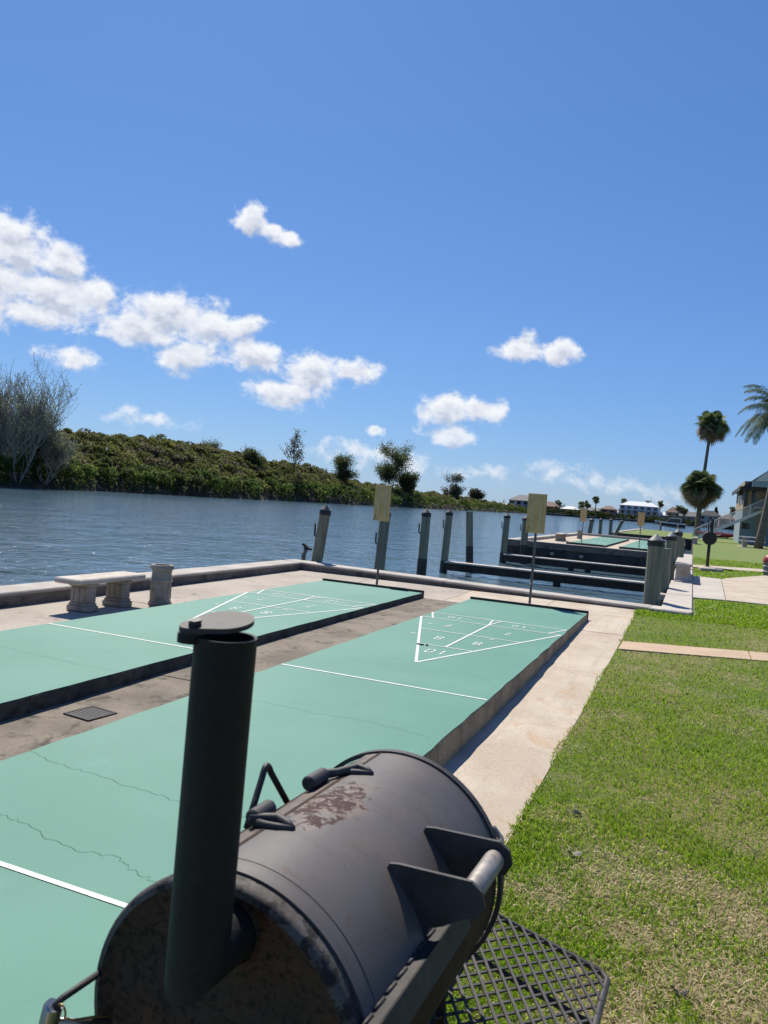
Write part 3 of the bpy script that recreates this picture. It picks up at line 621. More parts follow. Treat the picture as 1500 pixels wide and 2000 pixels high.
# white concrete bench on the slip-side seawall
def slab_bench(x, y, z, L, label):
    t = thing('concrete_bench', label, 'bench', (x, y, z), 'white concrete benches on the seawall')
    m_ = MB(); m_.box((x, y, z+.415), (.40, L, .07), 0, 0, .015); m_.build('seat', 'concrete_white', t)
    for s_ in (-1, 1):
        l = MB(); yy = y+s_*(L/2-.16); l.prism([(x-.20, 0), (x+.20, 0), (x+.17, .10), (x+.17, .375), (x-.17, .375), (x-.17, .10)], -.06, .06)
        l.v = [(a, yy+c_, z+b_) for a, b_, c_ in l.v]; l.build('pedestal', 'concrete_white', t)
        for k, (dx, dz) in enumerate(((-.06, .22), (.02, .27), (.07, .20), (0, .17))):
            if s_ < 0: q = MB(); q.lathe((0, 0, 0), [(.045, 0), (.03, .008), (.004, .012)], 9); q.v = [(x+dx+a, yy-.06-c_, z+dz+b_) for a, b_, c_ in q.v]; q.build('relief', 'walk_pink', t)
    m_ = MB(); m_.box((x+.12, y-L/2-.05, z+.014), (.62, .10, .028), 0, 0, .004); m_.build('foot_plank', 'timber_top', t)
slab_bench(3.06, 19.9, .008, 3.4, 'white concrete bench on the seawall behind the biggest pile')
slab_bench(3.42, 57.5, ZL, 2.0, 'small white bench on the distant seawall below the stairs')

# ------------------------------------------------------------------ scoreboards
def scoreboard(x, y, z, label, detail=True, lean=0.0):
    t = thing('scoreboard', label, 'scoreboard', (x, y, z), 'scoreboards on posts at the court ends')
    m_ = MB(); m_.tube([(x, y, z-.05), (x+.01, y, z+1.0), (x+lean, y, z+1.72)], .021, 10); m_.build('post', 'steel_post', t, smooth=True, auto=40)
    m_ = MB(); m_.box((x+lean*.8, y-.032, z+1.545), (.31, .02, .655), 0, 0, .004); bd = m_.build('board', 'board_yellow', t, origin=(x, y, z+1.5))
    for s_ in (-.062, .068):
        m_ = MB(); m_.box((x+lean*.8+s_, y-.048, z+1.52), (.012, .012, .50)); m_.build('slide_rail', 'board_rail', t)
        m_ = MB(); m_.lathe((0, 0, 0), [(.012, 0), (.012, .01), (.004, .012)], 8); m_.v = [(x+lean*.8+s_+a, y-.042-c_, z+1.80+b_) for a, b_, c_ in m_.v]; m_.build('screw', 'board_rail', t)
    for dz in (1.30, 1.24): 
        m_ = MB(); m_.box((x+lean*.8-.115+(1.3-dz)*-.3, y-.047, z+dz), (.022, .012, .014)); m_.build('marker', 'board_dark', t)
    m_ = MB(); m_.box((x+lean*.8, y-.016, z+1.55), (.05, .014, .5)); m_.build('backing_strap', 'steel_post', t)
scoreboard(-2.05, 10.78, padz(-2, 10.8), 'yellow scoreboard on a grey post, behind the court by the bench')
scoreboard(.78, 10.62, padz(.8, 10.6), 'yellow scoreboard on a grey post, behind the court nearest the smoker')

# ------------------------------------------------------------------ piles and boat-slip timbers
def pile(x, y, top, r, label, zb=-3.0, dx=0.0, dy=0.0, wet=None, cap=True, hook=None, n=16):
    t = thing('pile', label, 'pile', (x, y, WATER), 'wooden mooring piles')
    top += .09; H = top-WATER; ax = lambda z: (x+dx*(z-WATER)/H, y+dy*(z-WATER)/H, z)
    rr = lambda z: r*(1.05-.05*(z-WATER)/H)
    wet = -.66+random.uniform(-.06, .06) if wet is None else wet
    zs = [zb]+list(np.linspace(WATER, top, 7)); m_ = MB()
    m_.tube([ax(z) for z in zs], [rr(z)*random.uniform(.985, 1.015) for z in zs], n); m_.build('shaft', 'pile_wood', t, origin=(x, y, WATER), smooth=True, auto=50)
    if wet is not None:
        m_ = MB(); m_.tube([ax(zb), ax(WATER), ax((wet+WATER)/2), ax(wet)], [rr(WATER)*1.04]*4, n); m_.build('wrap', 'pile_wet', t, smooth=True, auto=50)
    if cap:
        m_ = MB(); m_.tube([ax(top-.10), ax(top), ax(top+.012)], [r*1.10, r*1.10, r*1.02], n); m_.build('cap_band', 'pile_cap_black', t, smooth=True, auto=40)
        m_ = MB(); m_.tube([ax(top+.012), ax(top+.065), ax(top+.125)], [r*.92, r*.55, r*.06], n); m_.build('cap_cone', 'pile_cap_grey' if x > 0 else 'pile_cap_brown', t, smooth=True, auto=40)
    if hook is not None:
        a = ax(hook); m_ = MB(); sx = -1
        m_.tube([(a[0], a[1], hook-.13), (a[0]+sx*(r+.03), a[1], hook-.13), (a[0]+sx*(r+.055), a[1], hook-.09), (a[0]+sx*(r+.06), a[1], hook+.16)], .022, 8); m_.build('line_hook', 'timber_dark', t, smooth=True)
    return t
p1 = pile(-4.56, 13.10, 1.04, .12, 'leaning pile with dark cleat arm, leftmost in the water', dx=.22, hook=.66)
m_ = MB(); m_.box((-4.70, 13.08, .24), (.20, .04, .05), 0, 0, .01); m_.add([(-4.86, 13.05, .335), (-4.70, 13.05, .22), (-4.66, 13.05, .265), (-4.80, 13.05, .36), (-4.86, 13.11, .335), (-4.70, 13.11, .22), (-4.66, 13.11, .265), (-4.80, 13.11, .36)], [(0, 1, 2, 3), (7, 6, 5, 4), (0, 4, 5, 1), (1, 5, 6, 2), (2, 6, 7, 3), (3, 7, 4, 0)]); m_.build('cleat_arm', 'plastic_black', p1)
m_ = MB(); m_.tube([(-4.72, 13.06, .22), (-4.78, 13.05, .10), (-4.77, 13.05, -.06), (-4.72, 13.06, -.18), (-4.70, 13.07, -.40), (-4.70, 13.08, -.8)], [.035, .05, .045, .03, .018, .018], 8); m_.build('hanging_line', 'rope', p1, smooth=True)
pile(-4.13, 15.95, 1.05, .13, 'pile half hidden behind the bench-side scoreboard', dx=.08, hook=.45)
pile(-3.74, 18.2, 1.08, .125, 'pile with black wrap, standing alone right of the bench-side scoreboard', wet=-.10, dx=.02, hook=.72)
pile(-4.80, 23.7, 1.08, .125, 'pile holding the outer end of the nearer slip beam', dx=.06, hook=.75, wet=-.52)
pile(-4.20, 25.0, 1.16, .125, 'pile tilted left with black lower half, no cone cap', dx=-.18, wet=.0, cap=False)
pile(-4.48, 31.4, 1.05, .14, 'pile holding the outer end of the farther slip beam', dx=.05, hook=.70, wet=-.5)
pile(-3.75, 32.2, 1.0, .15, 'dark pile behind the scoreboard nearest the smoker', hook=.65, wet=-.1)
pile(2.60, 12.75, 1.02, .142, 'biggest pale green pile at the corner of the near platform', dx=0.0, n=24)
pile(2.68, 16.0, .78, .13, 'short pile just behind the biggest corner pile', cap=False)
pile(2.72, 18.8, 1.0, .13, 'pile with grey cone cap, second behind the corner pile')
pile(2.78, 24.6, 1.04, .13, 'pile with grey cone cap, third behind the corner pile')
pile(2.82, 31.2, .75, .13, 'farthest uncapped pile along the slip seawall', cap=False)
pile(-4.30, 59.4, 1.0, .17, 'pale pile behind the bench-side scoreboard of the far platform', dx=.2)
pile(-3.70, 62.0, 1.05, .14, 'straight pile left of the pair beyond the far platform')
pile(-3.22, 65.3, 1.08, .14, 'straight pile right of the pair beyond the far platform')
pile(-3.25, 66.7, 1.0, .14, 'slanted pile beyond the far platform', dx=.80)
def slip_beam(y, x0, x1, legs, label):
    t = thing('slip_beam', label, 'beam', (0, y, WATER), 'timber beams across the boat slips')
    m_ = MB(); m_.box(((x0+x1)/2, y, -.70), (x1-x0, .13, .27)); m_.build('beam', 'timber_dark', t)
    n = 3
    for k in range(n):
        a = x0+(x1-x0)*k/n; b_ = x0+(x1-x0)*(k+1)/n-.01; m_ = MB(); m_.box(((a+b_)/2, y, -.543), (b_-a, .44, .05), random.uniform(-.002, .002), 0, .006); m_.build('top_plank', 'timber_top', t)
    for lx in legs: m_ = MB(); m_.tube([(lx, y+.02, -3), (lx, y+.02, -.84)], .13, 12); m_.build('leg', 'pile_wet', t, smooth=True, auto=50)
slip_beam(23.55, -4.66, 2.8, (-.82,), 'nearer timber beam across the boat slip')
slip_beam(31.05, -4.34, 2.8, (-1.45, -.75), 'farther timber beam across the boat slip by the far platform')
for (y, dz) in ((22.9, 0), ): pass

# ------------------------------------------------------------------ the neighbouring platform
t = thing('seawall', 'dark weathered seawall around the far court platform', 'seawall', (-1, 33, WATER))
wall_run(t, [(2.78, 33.0), (-4.9, 33.0)][::-1], .35, .03, mcap='concrete_dark', cap_h=.26, n_each=4)
m_ = MB(); m_.box((-1.05, 33.17, .052), (7.7, .36, .036), 0, 0, .004); m_.build('cap_top', 'concrete_cap', t)
wall_run(t, [(-4.45, 33.36), (-4.45, 56.6)], .45, .05, cap_h=.2, n_each=5.8)
wall_run(t, [(-4.9, 56.62), (2.8, 56.62)], .45, .055, cap_h=.2, n_each=5)
for lx in (-2.6, -1.3, 2.1): m_ = MB(); m_.box((lx, 32.95, -.42), (.16, .06, .12)); m_.build('bumper', 'concrete_cap', t)
for lx in (-4.0, -2.7, -.6, 1.0): m_ = MB(); m_.box((lx, 32.93, -1.4), (.2, .16, 1.6)); m_.build('brace', 'pile_wet', t)
pd2 = bpy.data.objects.new('concrete_pad', None); COL.objects.link(pd2); pd2.location = (-1, 45, -.3); pd2['_o'] = (-1, 45, -.3); struct(pd2)
for y0, y1 in ((33.36, 36.9), (36.9, 44.5), (44.5, 52.9), (52.9, 56.6)):
    for x0, x1 in ((-4.44, -2.5), (-2.49, .2), (.21, 2.8)): m_ = MB(); m_.box(((x0+x1)/2, (y0+y1)/2, -.6), (x1-x0-.012, y1-y0-.012, 1.0)); m_.build('slab', 'concrete_path', pd2)
court(-2.60, 37.0, 'green shuffleboard court on the far platform, seaward side', detail=False)
court(-.05, 37.0, 'green shuffleboard court on the far platform, landward side', detail=False)
scoreboard(-1.78, 36.3, -.1, 'small yellow scoreboard on the far platform, seaward side')
scoreboard(.90, 36.3, -.1, 'small yellow scoreboard on the far platform, landward side')
bench(-3.55, 41.2, -.1, 'stone bench on the far platform', L=2.2)
urn(-3.35, 47.2, -.1, 'stone urn on the far platform')
# third lot beyond it
t = thing('seawall', 'dark seawall below the strip of grass beyond the far platform', 'seawall', (0, 75, WATER))
wall_run(t, [(-3.2, 70.3), (3.25, 70.3)], .4, .02, mcap='timber_dark', cap_h=.3, n_each=6); wall_run(t, [(-3.2, 70.72), (-3.2, 112)], .4, .06, n_each=8, mcap='concrete_white')
g = MB(); g.prism([(-3.2, 70.7), (3.25, 70.7), (3.25, 112), (-3.2, 112)], -2, -.02); struct(g.build('lawn', 'lawn_far'))

# ------------------------------------------------------------------ the smoker
SO = Vector((2.581, -1.173, .649)); SAZ = .04; R = .25; SL = .674
gz0 = lz(2.6, -1)
root = thing('smoker', 'dark grey barrel smoker with upright chimney and side shelf, in the foreground', 'smoker', (0, 0, 0))
root.location = SO; root.rotation_euler = (0, 0, -SAZ); root['_o'] = (0, 0, 0)      # local: x right, y along barrel, z up, origin at near cap centre
def cyl(r, th, y): return (r*math.cos(th), y, r*math.sin(th))
D = math.radians
def shell(r0, r1, a0, a1, y0, y1, n=48, ny=2):
    m_ = MB(); vs = []
    for j in range(ny+1):
        y = y0+(y1-y0)*j/ny
        for i in range(n+1): th = a0+(a1-a0)*i/n; vs.append(cyl(r1, th, y))
    for j in range(ny+1):
        y = y0+(y1-y0)*j/ny
        for i in range(n+1): th = a0+(a1-a0)*i/n; vs.append(cyl(r0, th, y))
    k = n+1; o_ = k*(ny+1); fs = []
    for j in range(ny):
        for i in range(n):
            a = j*k+i; fs += [(a, a+k, a+k+1, a+1), (o_+a, o_+a+1, o_+a+k+1, o_+a+k)]
        fs += [(j*k, o_+j*k, o_+(j+1)*k, (j+1)*k), (j*k+n, (j+1)*k+n, o_+(j+1)*k+n, o_+j*k+n)]
    for i in range(n): fs += [(i, i+1, o_+i+1, o_+i), (ny*k+i, o_+ny*k+i, o_+ny*k+i+1, ny*k+i+1)]
    m_.add(vs, fs); return m_
shell(.236, .2445, D(104), D(383.5), .0, SL, 72).build('firebox', 'smoker_body', root, smooth=True, auto=35)
lid = shell(.2475, .2525, D(21.5), D(104), .026, SL+.02, 40, 3).build('lid', 'smoker_lid', root, smooth=True, auto=35)
shell(.2520, .2535, D(21.5), D(104), .062, .0645, 40, 1).build('edge_bead', 'smoker_lid', lid, smooth=True, auto=35)
shell(.247, .257, D(-60), D(150), SL+.012, SL+.030, 60, 1).build('end_flange', 'smoker_frame', root, smooth=True, auto=35)
# near end plate with a worn rounded rim standing proud of the lid
n = 72
def ringmesh(rings, y0=0.0, flip=False):
    m_ = MB(); vs = [cyl(r, 2*PI*k/n, y0+y) for r, y in rings for k in range(n)]
    f = [(i*n+k, (i+1)*n+k, (i+1)*n+(k+1) % n, i*n+(k+1) % n) for i in range(len(rings)-1) for k in range(n)]
    m_.add(vs, [q[::-1] for q in f] if flip else f); return m_
ringmesh([(.2440, .06), (.2485, .02), (.2490, .008), (.2470, -.001), (.2420, -.0055), (.2340, -.0075)]).build('worn_rim', 'smoker_rim', root, smooth=True, auto=60)
ringmesh([(.2340, -.0075), (.228, -.0060), (.218, .0005), (.16, .003), (.06, .003), (.0005, .003)]).build('end_plate', 'smoker_plate', root, smooth=True, auto=60)
ringmesh([(.2455, -.01), (.2455, .008), (.0005, .012)], SL, True).build('end_plate', 'smoker_plate', root, smooth=True, auto=50)
# hinge strip along the seam
shell(.2460, .2530, D(104.3), D(111.5), .02, SL+.005, 4, 1).build('hinge_strip', 'smoker_seam', root, smooth=True, auto=35)
shell(.2520, .2535, D(102.4), D(103.6), .03, SL+.01, 2, 1).build('seam_weld', 'smoker_body', lid, smooth=True, auto=35)
for y0_, y1_, far_ in ((.200, .262, False), (.402, .470, True)):
    c0 = cyl(.268, D(110.5), 0); ye = y1_ if far_ else y0_; dy_ = 1 if far_ else -1
    m_ = MB(); m_.tube([(c0[0], y0_, c0[2]), (c0[0], y0_+.003, c0[2]), (c0[0], y1_-.003, c0[2]), (c0[0], y1_, c0[2])], [.0125, .0155, .0155, .0125], 16); m_.build('hinge_barrel', 'smoker_frame', root, smooth=True, auto=40)
    tip = (.528 if far_ else .200)
    A1 = [cyl(.268, D(110.5), ye), cyl(.268, D(110), ye+dy_*.010), cyl(.264, D(106), ye+dy_*.022 if far_ else ye+.012), cyl(.262, D(101), tip+(.014 if far_ else .018)), cyl(.258, D(95), tip+.008), cyl(.2545, D(91.5), tip)]
    A2 = [cyl(.264, D(109), ye+dy_*.004), cyl(.258, D(104), tip-(.012 if far_ else .006)), cyl(.2565, D(98), tip-.008), cyl(.2545, D(91.5), tip)]
    for pts, rr_ in ((A1, [.008, .009, .0085, .0085, .0075, .005]), (A2, [.0065, .0065, .006, .005])): m_ = MB(); m_.tube(pts, rr_, 10); m_.build('hinge_arm', 'smoker_frame', lid, smooth=True)
# lid stop: bent rod behind the hinge
a0, a1, mid = Vector((-.135, .25, .205)), Vector((-.153, .43, .188)), Vector((-.158, .34, .297))
pa, pb = a0.lerp(mid, .80), a1.lerp(mid, .80)
pts = [a0, a0.lerp(mid, .4)]+[pa*(1-f)**2+(mid+Vector((0, 0, .012)))*2*f*(1-f)+pb*f*f for f in np.linspace(0, 1, 9).tolist()]+[a1.lerp(mid, .4), a1]
m_ = MB(); m_.tube(pts, .0068, 10); m_.build('lid_stop', 'black_iron', root, smooth=True)
# angle bar on the lid's front edge
m_ = MB(); th = D(21.5)
def bar(m_, r0, r1, a0, a1, y0, y1): 
    q = [cyl(r, a, y) for y in (y0, y1) for r, a in ((r0, a0), (r1, a0), (r1, a1), (r0, a1))]
    m_.add(q, [(0, 1, 2, 3), (7, 6, 5, 4), (0, 4, 5, 1), (1, 5, 6, 2), (2, 6, 7, 3), (3, 7, 4, 0)])
bar(m_, .2505, .281, D(21.2), D(22.6), -.005, .40); bar(m_, .2765, .281, D(13.5), D(22.6), -.005, .40)
m_.build('front_bar', 'smoker_frame', lid)
for k in range(9):
    m_ = MB(); q = cyl(.254, D(23.0), .01+k*.043); m_.tube([q, (q[0]+.002, q[1]+.03, q[2]+.001)], .0035, 6); m_.build('weld_bead', 'smoker_frame', lid, smooth=True)
# handle brackets and pipe
HC = cyl(.352, D(32), 0)
for py in (.262, .438):
    prof = [cyl(.248, D(53), 0), cyl(.262, D(53.5), 0), cyl(.275, D(51), 0), (HC[0]+.006, 0, HC[2]+.033), (HC[0]+.026, 0, HC[2]+.020), (HC[0]+.033, 0, HC[2]-.004), (HC[0]+.022, 0, HC[2]-.026), (HC[0]-.002, 0, HC[2]-.033), cyl(.292, D(26.5), 0), cyl(.268, D(27), 0), cyl(.248, D(22.5), 0), cyl(.2485, D(30), 0), cyl(.2485, D(40), 0)]
    m_ = MB(); k = len(prof); m_.add([(a, py, c_) for a, _, c_ in prof]+[(a, py+.007, c_) for a, _, c_ in prof], [tuple(range(k)), tuple(range(2*k-1, k-1, -1))]+[(i, k+i, k+(i+1) % k, (i+1) % k) for i in range(k)])
    m_.build('handle_bracket', 'smoker_frame', lid)
m_ = MB(); m_.tube([(HC[0], .2695, HC[2]), (HC[0], .275, HC[2]), (HC[0], .43, HC[2]), (HC[0], .4375, HC[2])], [.0175, .0195, .0195, .0175], 20); m_.build('handle', 'galvanised', lid, smooth=True, auto=40)
# loop on the far end
m_ = MB(); q = [cyl(.225, D(30), SL+.005), cyl(.225, D(30), SL+.05), cyl(.24, D(27), SL+.075), cyl(.25, D(22), SL+.07), cyl(.25, D(17), SL+.04), cyl(.24, D(15), SL+.005)]
m_.tube(q, .0075, 8); m_.build('end_loop', 'galvanised', root, smooth=True)
# chimney: mitred elbow, pipe, swivel cap
px, py, pr = .014, -.080, .0440; zb = .131; zt = .637; sz = zb+pr
m_ = MB(); n = 36; vs = []
for k in range(n):
    th = 2*PI*k/n; lx, ly = pr*math.cos(th), pr*math.sin(th); vs.append((px+lx, py+ly, sz+ly))      # mitre plane, lower at the front
for z in (sz+.08, .35, .5, zt-.02, zt):
    for k in range(n): th = 2*PI*k/n; vs.append((px+pr*math.cos(th), py+pr*math.sin(th), z))
for z in (zt, zt-.05):
    for k in range(n): th = 2*PI*k/n; vs.append((px+(pr-.005)*math.cos(th), py+(pr-.005)*math.sin(th), z))
m_.add(vs, [(i*n+k, i*n+(k+1) % n, (i+1)*n+(k+1) % n, (i+1)*n+k) for i in range(7) for k in range(n)]); ch = m_.build('chimney', 'smoker_pipe', root, smooth=True, auto=40); ch.rotation_euler = (0, .016, 0); ch.location = (-.006, 0, 0)
m_ = MB(); vs = []
for k in range(n): th = 2*PI*k/n; ly, lx = pr*math.sin(th), pr*math.cos(th); vs.append((px+lx, py+ly, sz+ly))
for k in range(n): th = 2*PI*k/n; vs.append((px+pr*math.cos(th), .006, sz+pr*math.sin(th)))
m_.add(vs, [(k, n+k, n+(k+1) % n, (k+1) % n) for k in range(n)]); m_.build('elbow', 'smoker_pipe', ch, smooth=True, auto=40)
m_ = MB(); m_.v = []; rr_ = [(pr+.004, -.004), (pr+.012, .006), (pr+.004, .014)]
vs = [(px+r*math.cos(2*PI*k/n), y, sz+r*math.sin(2*PI*k/n)) for r, y in rr_ for k in range(n)]
m_.add(vs, [(i*n+k, (i+1)*n+k, (i+1)*n+(k+1) % n, i*n+(k+1) % n) for i in range(2) for k in range(n)]); m_.build('collar', 'smoker_plate', ch, smooth=True)
pv = Vector((px-.037, py-.030)); cc = Vector((px-.009, py+.008)); rb, rs_ = .0405, .0175
poly = []
d_ = (cc-pv); base_a = math.atan2(d_.y, d_.x); off = math.acos((rb-rs_)/d_.length)
for k in range(29): a = base_a-(PI-off)+2*(PI-off)*k/28; poly.append((cc.x+rb*math.cos(a), cc.y+rb*math.sin(a)))
for k in range(9): a = base_a+PI-off+2*off*k/8; poly.append((pv.x+rs_*math.cos(a), pv.y+rs_*math.sin(a)))
def tilt(m_): m_.v = [(x, y, z+(y-(py-.056))*.17) for x, y, z in m_.v]; return m_
tilt(MB().prism(poly, zt+.0035, zt+.0105)).build('cap', 'smoker_cap', ch)
m_ = MB(); m_.prism([(pv.x+.019*math.cos(a), pv.y+.019*math.sin(a)) for a in np.linspace(0, 2*PI, 18, endpoint=False)], zt-.010, zt+.003); m_.box((px-.034, py-.026, zt-.0045), (.024, .026, .0125), .7); m_.build('pivot_lug', 'smoker_pipe', ch)
tilt(MB().prism([(pv.x+.006+.0095*math.cos(a), pv.y-.002+.0095*math.sin(a)) for a in np.linspace(0, 2*PI, 6, endpoint=False)], zt+.0105, zt+.0185)).build('pivot_bolt', 'black_iron', ch)
# side rod handle with sleeve and wire tie
E_ = [Vector((-.232, .010, .034)), Vector((-.241, -.076, .028)), Vector((-.245, -.087, .022)), Vector((-.249, -.091, .010)), Vector((-.254, -.092, -.03)), Vector((-.262, -.092, -.13)), Vector((-.235, -.02, -.14)), Vector((-.215, .006, -.14))]
m_ = MB(); m_.tube(E_, .0056, 12); rod = m_.build('side_handle', 'smoker_frame', root, smooth=True)
m_ = MB(); m_.tube([Vector((-.2455, -.088, .0225)), Vector((-.2465, -.0885, .021)), Vector((-.2525, -.0915, -.018)), Vector((-.262, -.092, -.12))], [.0125, .0150, .0155, .0155], 18); m_.build('sleeve', 'stainless', rod, smooth=True, auto=40)
m_ = MB(); m_.tube([(-.243, -.086, -.004), (-.228, -.05, -.022), (-.212, .004, -.045)], .0062, 12); m_.build('brace_rod', 'stainless', rod, smooth=True)
m_ = MB(); m_.tube([Vector((-.2325+.010*math.cos(a), -.0865, .014+.013*math.sin(a))) for a in np.linspace(-.4, 2*PI-.9, 15)], .0017, 8); m_.build('wire_tie', 'brass_wire', rod, smooth=True)
m_ = MB(); m_.tube([(-.2240, -.0865, .008), (-.222, -.07, -.004), (-.212, -.03, -.018), (-.205, -.005, -.03)], .0019, 8); m_.build('wire_tail', 'brass_wire', rod, smooth=True)
# expanded-metal side shelf, sagging outwards
sx0, sx1, sy0, sy1 = .155, .462, .02, 1.045
shz = lambda x: -.245-.22*(x-sx0)
fr = MB(); c = .022
lp = [(sx0, sy0), (sx1-c, sy0), (sx1, sy0+c), (sx1, sy1-c), (sx1-c, sy1), (sx0, sy1)]
fr.tube([(x, y, shz(x)) for x, y in lp+[lp[0]]], .0085, 10); sh = fr.build('shelf_frame', 'smoker_frame', root, smooth=True)
gm = MB(); sp_ = .054; 
def clipseg(cst, sgn):
    y0_ = cst; pts = []
    for x in (sx0, sx1):
        pts.append((x, cst+sgn*(x-sx0)*1.5))
    (xa, ya), (xb, yb) = pts
    t0, t1 = 0.0, 1.0; dy = yb-ya
    for lim, s_ in ((sy0, 1), (sy1, -1)):
        # keep s_*(y-lim) >= 0
        f0, f1 = s_*(ya-lim), s_*(yb-lim)
        if f0 < 0 and f1 < 0: return None
        if f0 < 0: t0 = max(t0, f0/(f0-f1))
        elif f1 < 0: t1 = min(t1, f0/(f0-f1))
    if t1-t0 < .05: return None
    L_ = lambda q: (xa+(xb-xa)*q, ya+dy*q)
    return L_(t0), L_(t1)
k = -20
for kk in range(-12, 40):
    for sgn in (1, -1):
        sg = clipseg(sy0+kk*sp_+(.0 if sgn > 0 else .009), sgn)
        if not sg: continue
        (xa, ya), (xb, yb) = sg; d = Vector((xb-xa, yb-ya, 0)).normalized(); nn_ = Vector((-d.y, d.x, 0))*.0033; z = -.0026*sgn+.004
        ns = 10; vs = []
        for i in range(ns+1):
            f = i/ns; x, y = xa+(xb-xa)*f, ya+(yb-ya)*f; zc = shz(x)+z
            vs += [(x+nn_.x, y+nn_.y, zc-.0022), (x-nn_.x, y-nn_.y, zc-.0022), (x-nn_.x, y-nn_.y, zc+.0022), (x+nn_.x, y+nn_.y, zc+.0022)]
        gm.add(vs, [(i*4+a, i*4+(a+1) % 4, i*4+4+(a+1) % 4, i*4+4+a) for i in range(ns) for a in range(4)])
o = gm.build('grate', 'smoker_frame', sh); o['kind'] = 'stuff'
for yy in (.12, .85):
    m_ = MB(); m_.tube([(.10, yy, -.20), (sx0, yy, shz(sx0)-.01), (sx1-.01, yy, shz(sx1)-.012)], .008, 8); m_.build('shelf_bracket', 'smoker_frame', root, smooth=True)
# stand
for lx in (-.17, .17):
    for ly in (.08, SL-.08):
        zf = gz0-SO.z; m_ = MB(); m_.tube([(lx*.9, ly, -.19), (lx*1.35, ly+(-.05 if ly < .3 else .05), zf+.004)], .019, 10); m_.build('leg', 'smoker_body', root, smooth=True, auto=40)
for lx in (-.21, .21): m_ = MB(); m_.tube([(lx, .05, -.60), (lx, SL-.05, -.60)], .014, 8); m_.build('stretcher', 'smoker_body', root, smooth=True, auto=40)

# ------------------------------------------------------------------ things on the right-hand lawn
# small drum grill on a pole
gx, gy = 3.77, 26.9
t = thing('pedestal_grill', 'black round barbecue on a single pole beside the boat slip', 'grill', (gx, gy, ZL))
m_ = MB(); m_.tube([(gx, gy, ZL), (gx+.01, gy, ZL+1.1)], .055, 10); m_.build('pole', 'black_iron', t, smooth=True)
m_ = MB(); n = 20; pr_ = [(.10, -.36), (.215, -.36), (.235, -.34), (.235, .34), (.215, .36), (.10, .36)]
m_.add([(gx+r*math.cos(2*PI*k/n), gy+y, ZL+1.02+r*math.sin(2*PI*k/n)) for r, y in pr_ for k in range(n)], [(i*n+k, (i+1)*n+k, (i+1)*n+(k+1) % n, i*n+(k+1) % n) for i in range(5) for k in range(n)]+[tuple(range(n)), tuple(range(6*n-1, 5*n-1, -1))]); m_.build('drum', 'black_iron', t, smooth=True, auto=40)
m_ = MB(); m_.tube([(gx+.04, gy-.25, ZL+1.2), (gx+.05, gy-.25, ZL+1.68)], .055, 10); m_.build('chimney', 'black_iron', t, smooth=True, auto=40)
m_ = MB(); m_.tube([(gx+.2, gy-.2, ZL+1.12), (gx+.36, gy-.2, ZL+1.15), (gx+.36, gy+.2, ZL+1.15), (gx+.2, gy+.2, ZL+1.12)], .022, 8); m_.build('handle', 'black_iron', t, smooth=True)
m_ = MB(); m_.tube([(gx-.06, gy-.3, ZL+1.24), (gx-.08, gy-.3, ZL+1.78)], .018, 8); m_.build('lid_stop', 'black_iron', t, smooth=True)
m_ = MB(); m_.box((gx, gy, ZL+.02), (.2, .2, .04), .1, 0, .01); m_.build('foot', 'concrete_white', t)
m_ = MB(); m_.box((3.85, 24.75, ZL+.045), (.72, .26, .09), .28, 0, .012); tag(m_.build('stepping_slab', 'concrete_cap', origin=(3.85, 24.75, ZL)), 'narrow concrete slab lying in the grass before the pole barbecue', 'slab')
# red-topped bin
bx, by = 5.62, 25.2
t = thing('litter_bin', 'grey bin with a red top at the right edge of the patio', 'bin', (bx, by, ZL))
m_ = MB(); m_.lathe((bx, by, ZL+.02), [(.20, 0), (.22, .02), (.235, .20), (.24, .40), (.25, .42)], 20); m_.build('drum', 'bin_grey', t, smooth=True, auto=40)
m_ = MB(); m_.lathe((bx, by, ZL+.44), [(.255, 0), (.262, .03), (.24, .16), (.17, .22), (.05, .235)], 20); m_.build('lid', 'bin_red', t, smooth=True, auto=40)
for zz in (.14, .30): m_ = MB(); m_.lathe((bx, by, ZL+zz), [(.236, 0), (.246, .008), (.246, .02), (.238, .028)], 20, close=False); m_.build('band', 'white_paint', t)
# picnic table
def picnic(x, y, label):
    t = thing('picnic_table', label, 'picnic table', (x, y, ZL))
    for k in range(4): m_ = MB(); m_.box((x, y-.33+k*.22, ZL+.76), (1.7, .2, .05), 0, 0, .008); m_.build('top_plank', 'white_paint', t)
    for s_ in (-1, 1):
        for q in (0, .17): m_ = MB(); m_.box((x, y+s_*(.62+q), ZL+.46), (1.7, .155, .05), 0, 0, .008); m_.build('seat_plank', 'white_paint', t)
        m_ = MB(); m_.box((x+s_*.5, y, ZL+.37), (.34, .5, .72), 0, 0, .01); m_.build('pedestal', 'concrete_cap', t)
        m_ = MB(); m_.box((x+s_*.5, y, ZL+.405), (.1, 1.5, .05)); m_.build('cross_arm', 'concrete_cap', t)
    m_ = MB(); m_.box((x, y, ZL+.02), (1.9, 2.0, .05)); m_.build('base', 'concrete_white', t)
picnic(7.3, 60.0, 'white picnic table on the lawn below the apartment stairs')
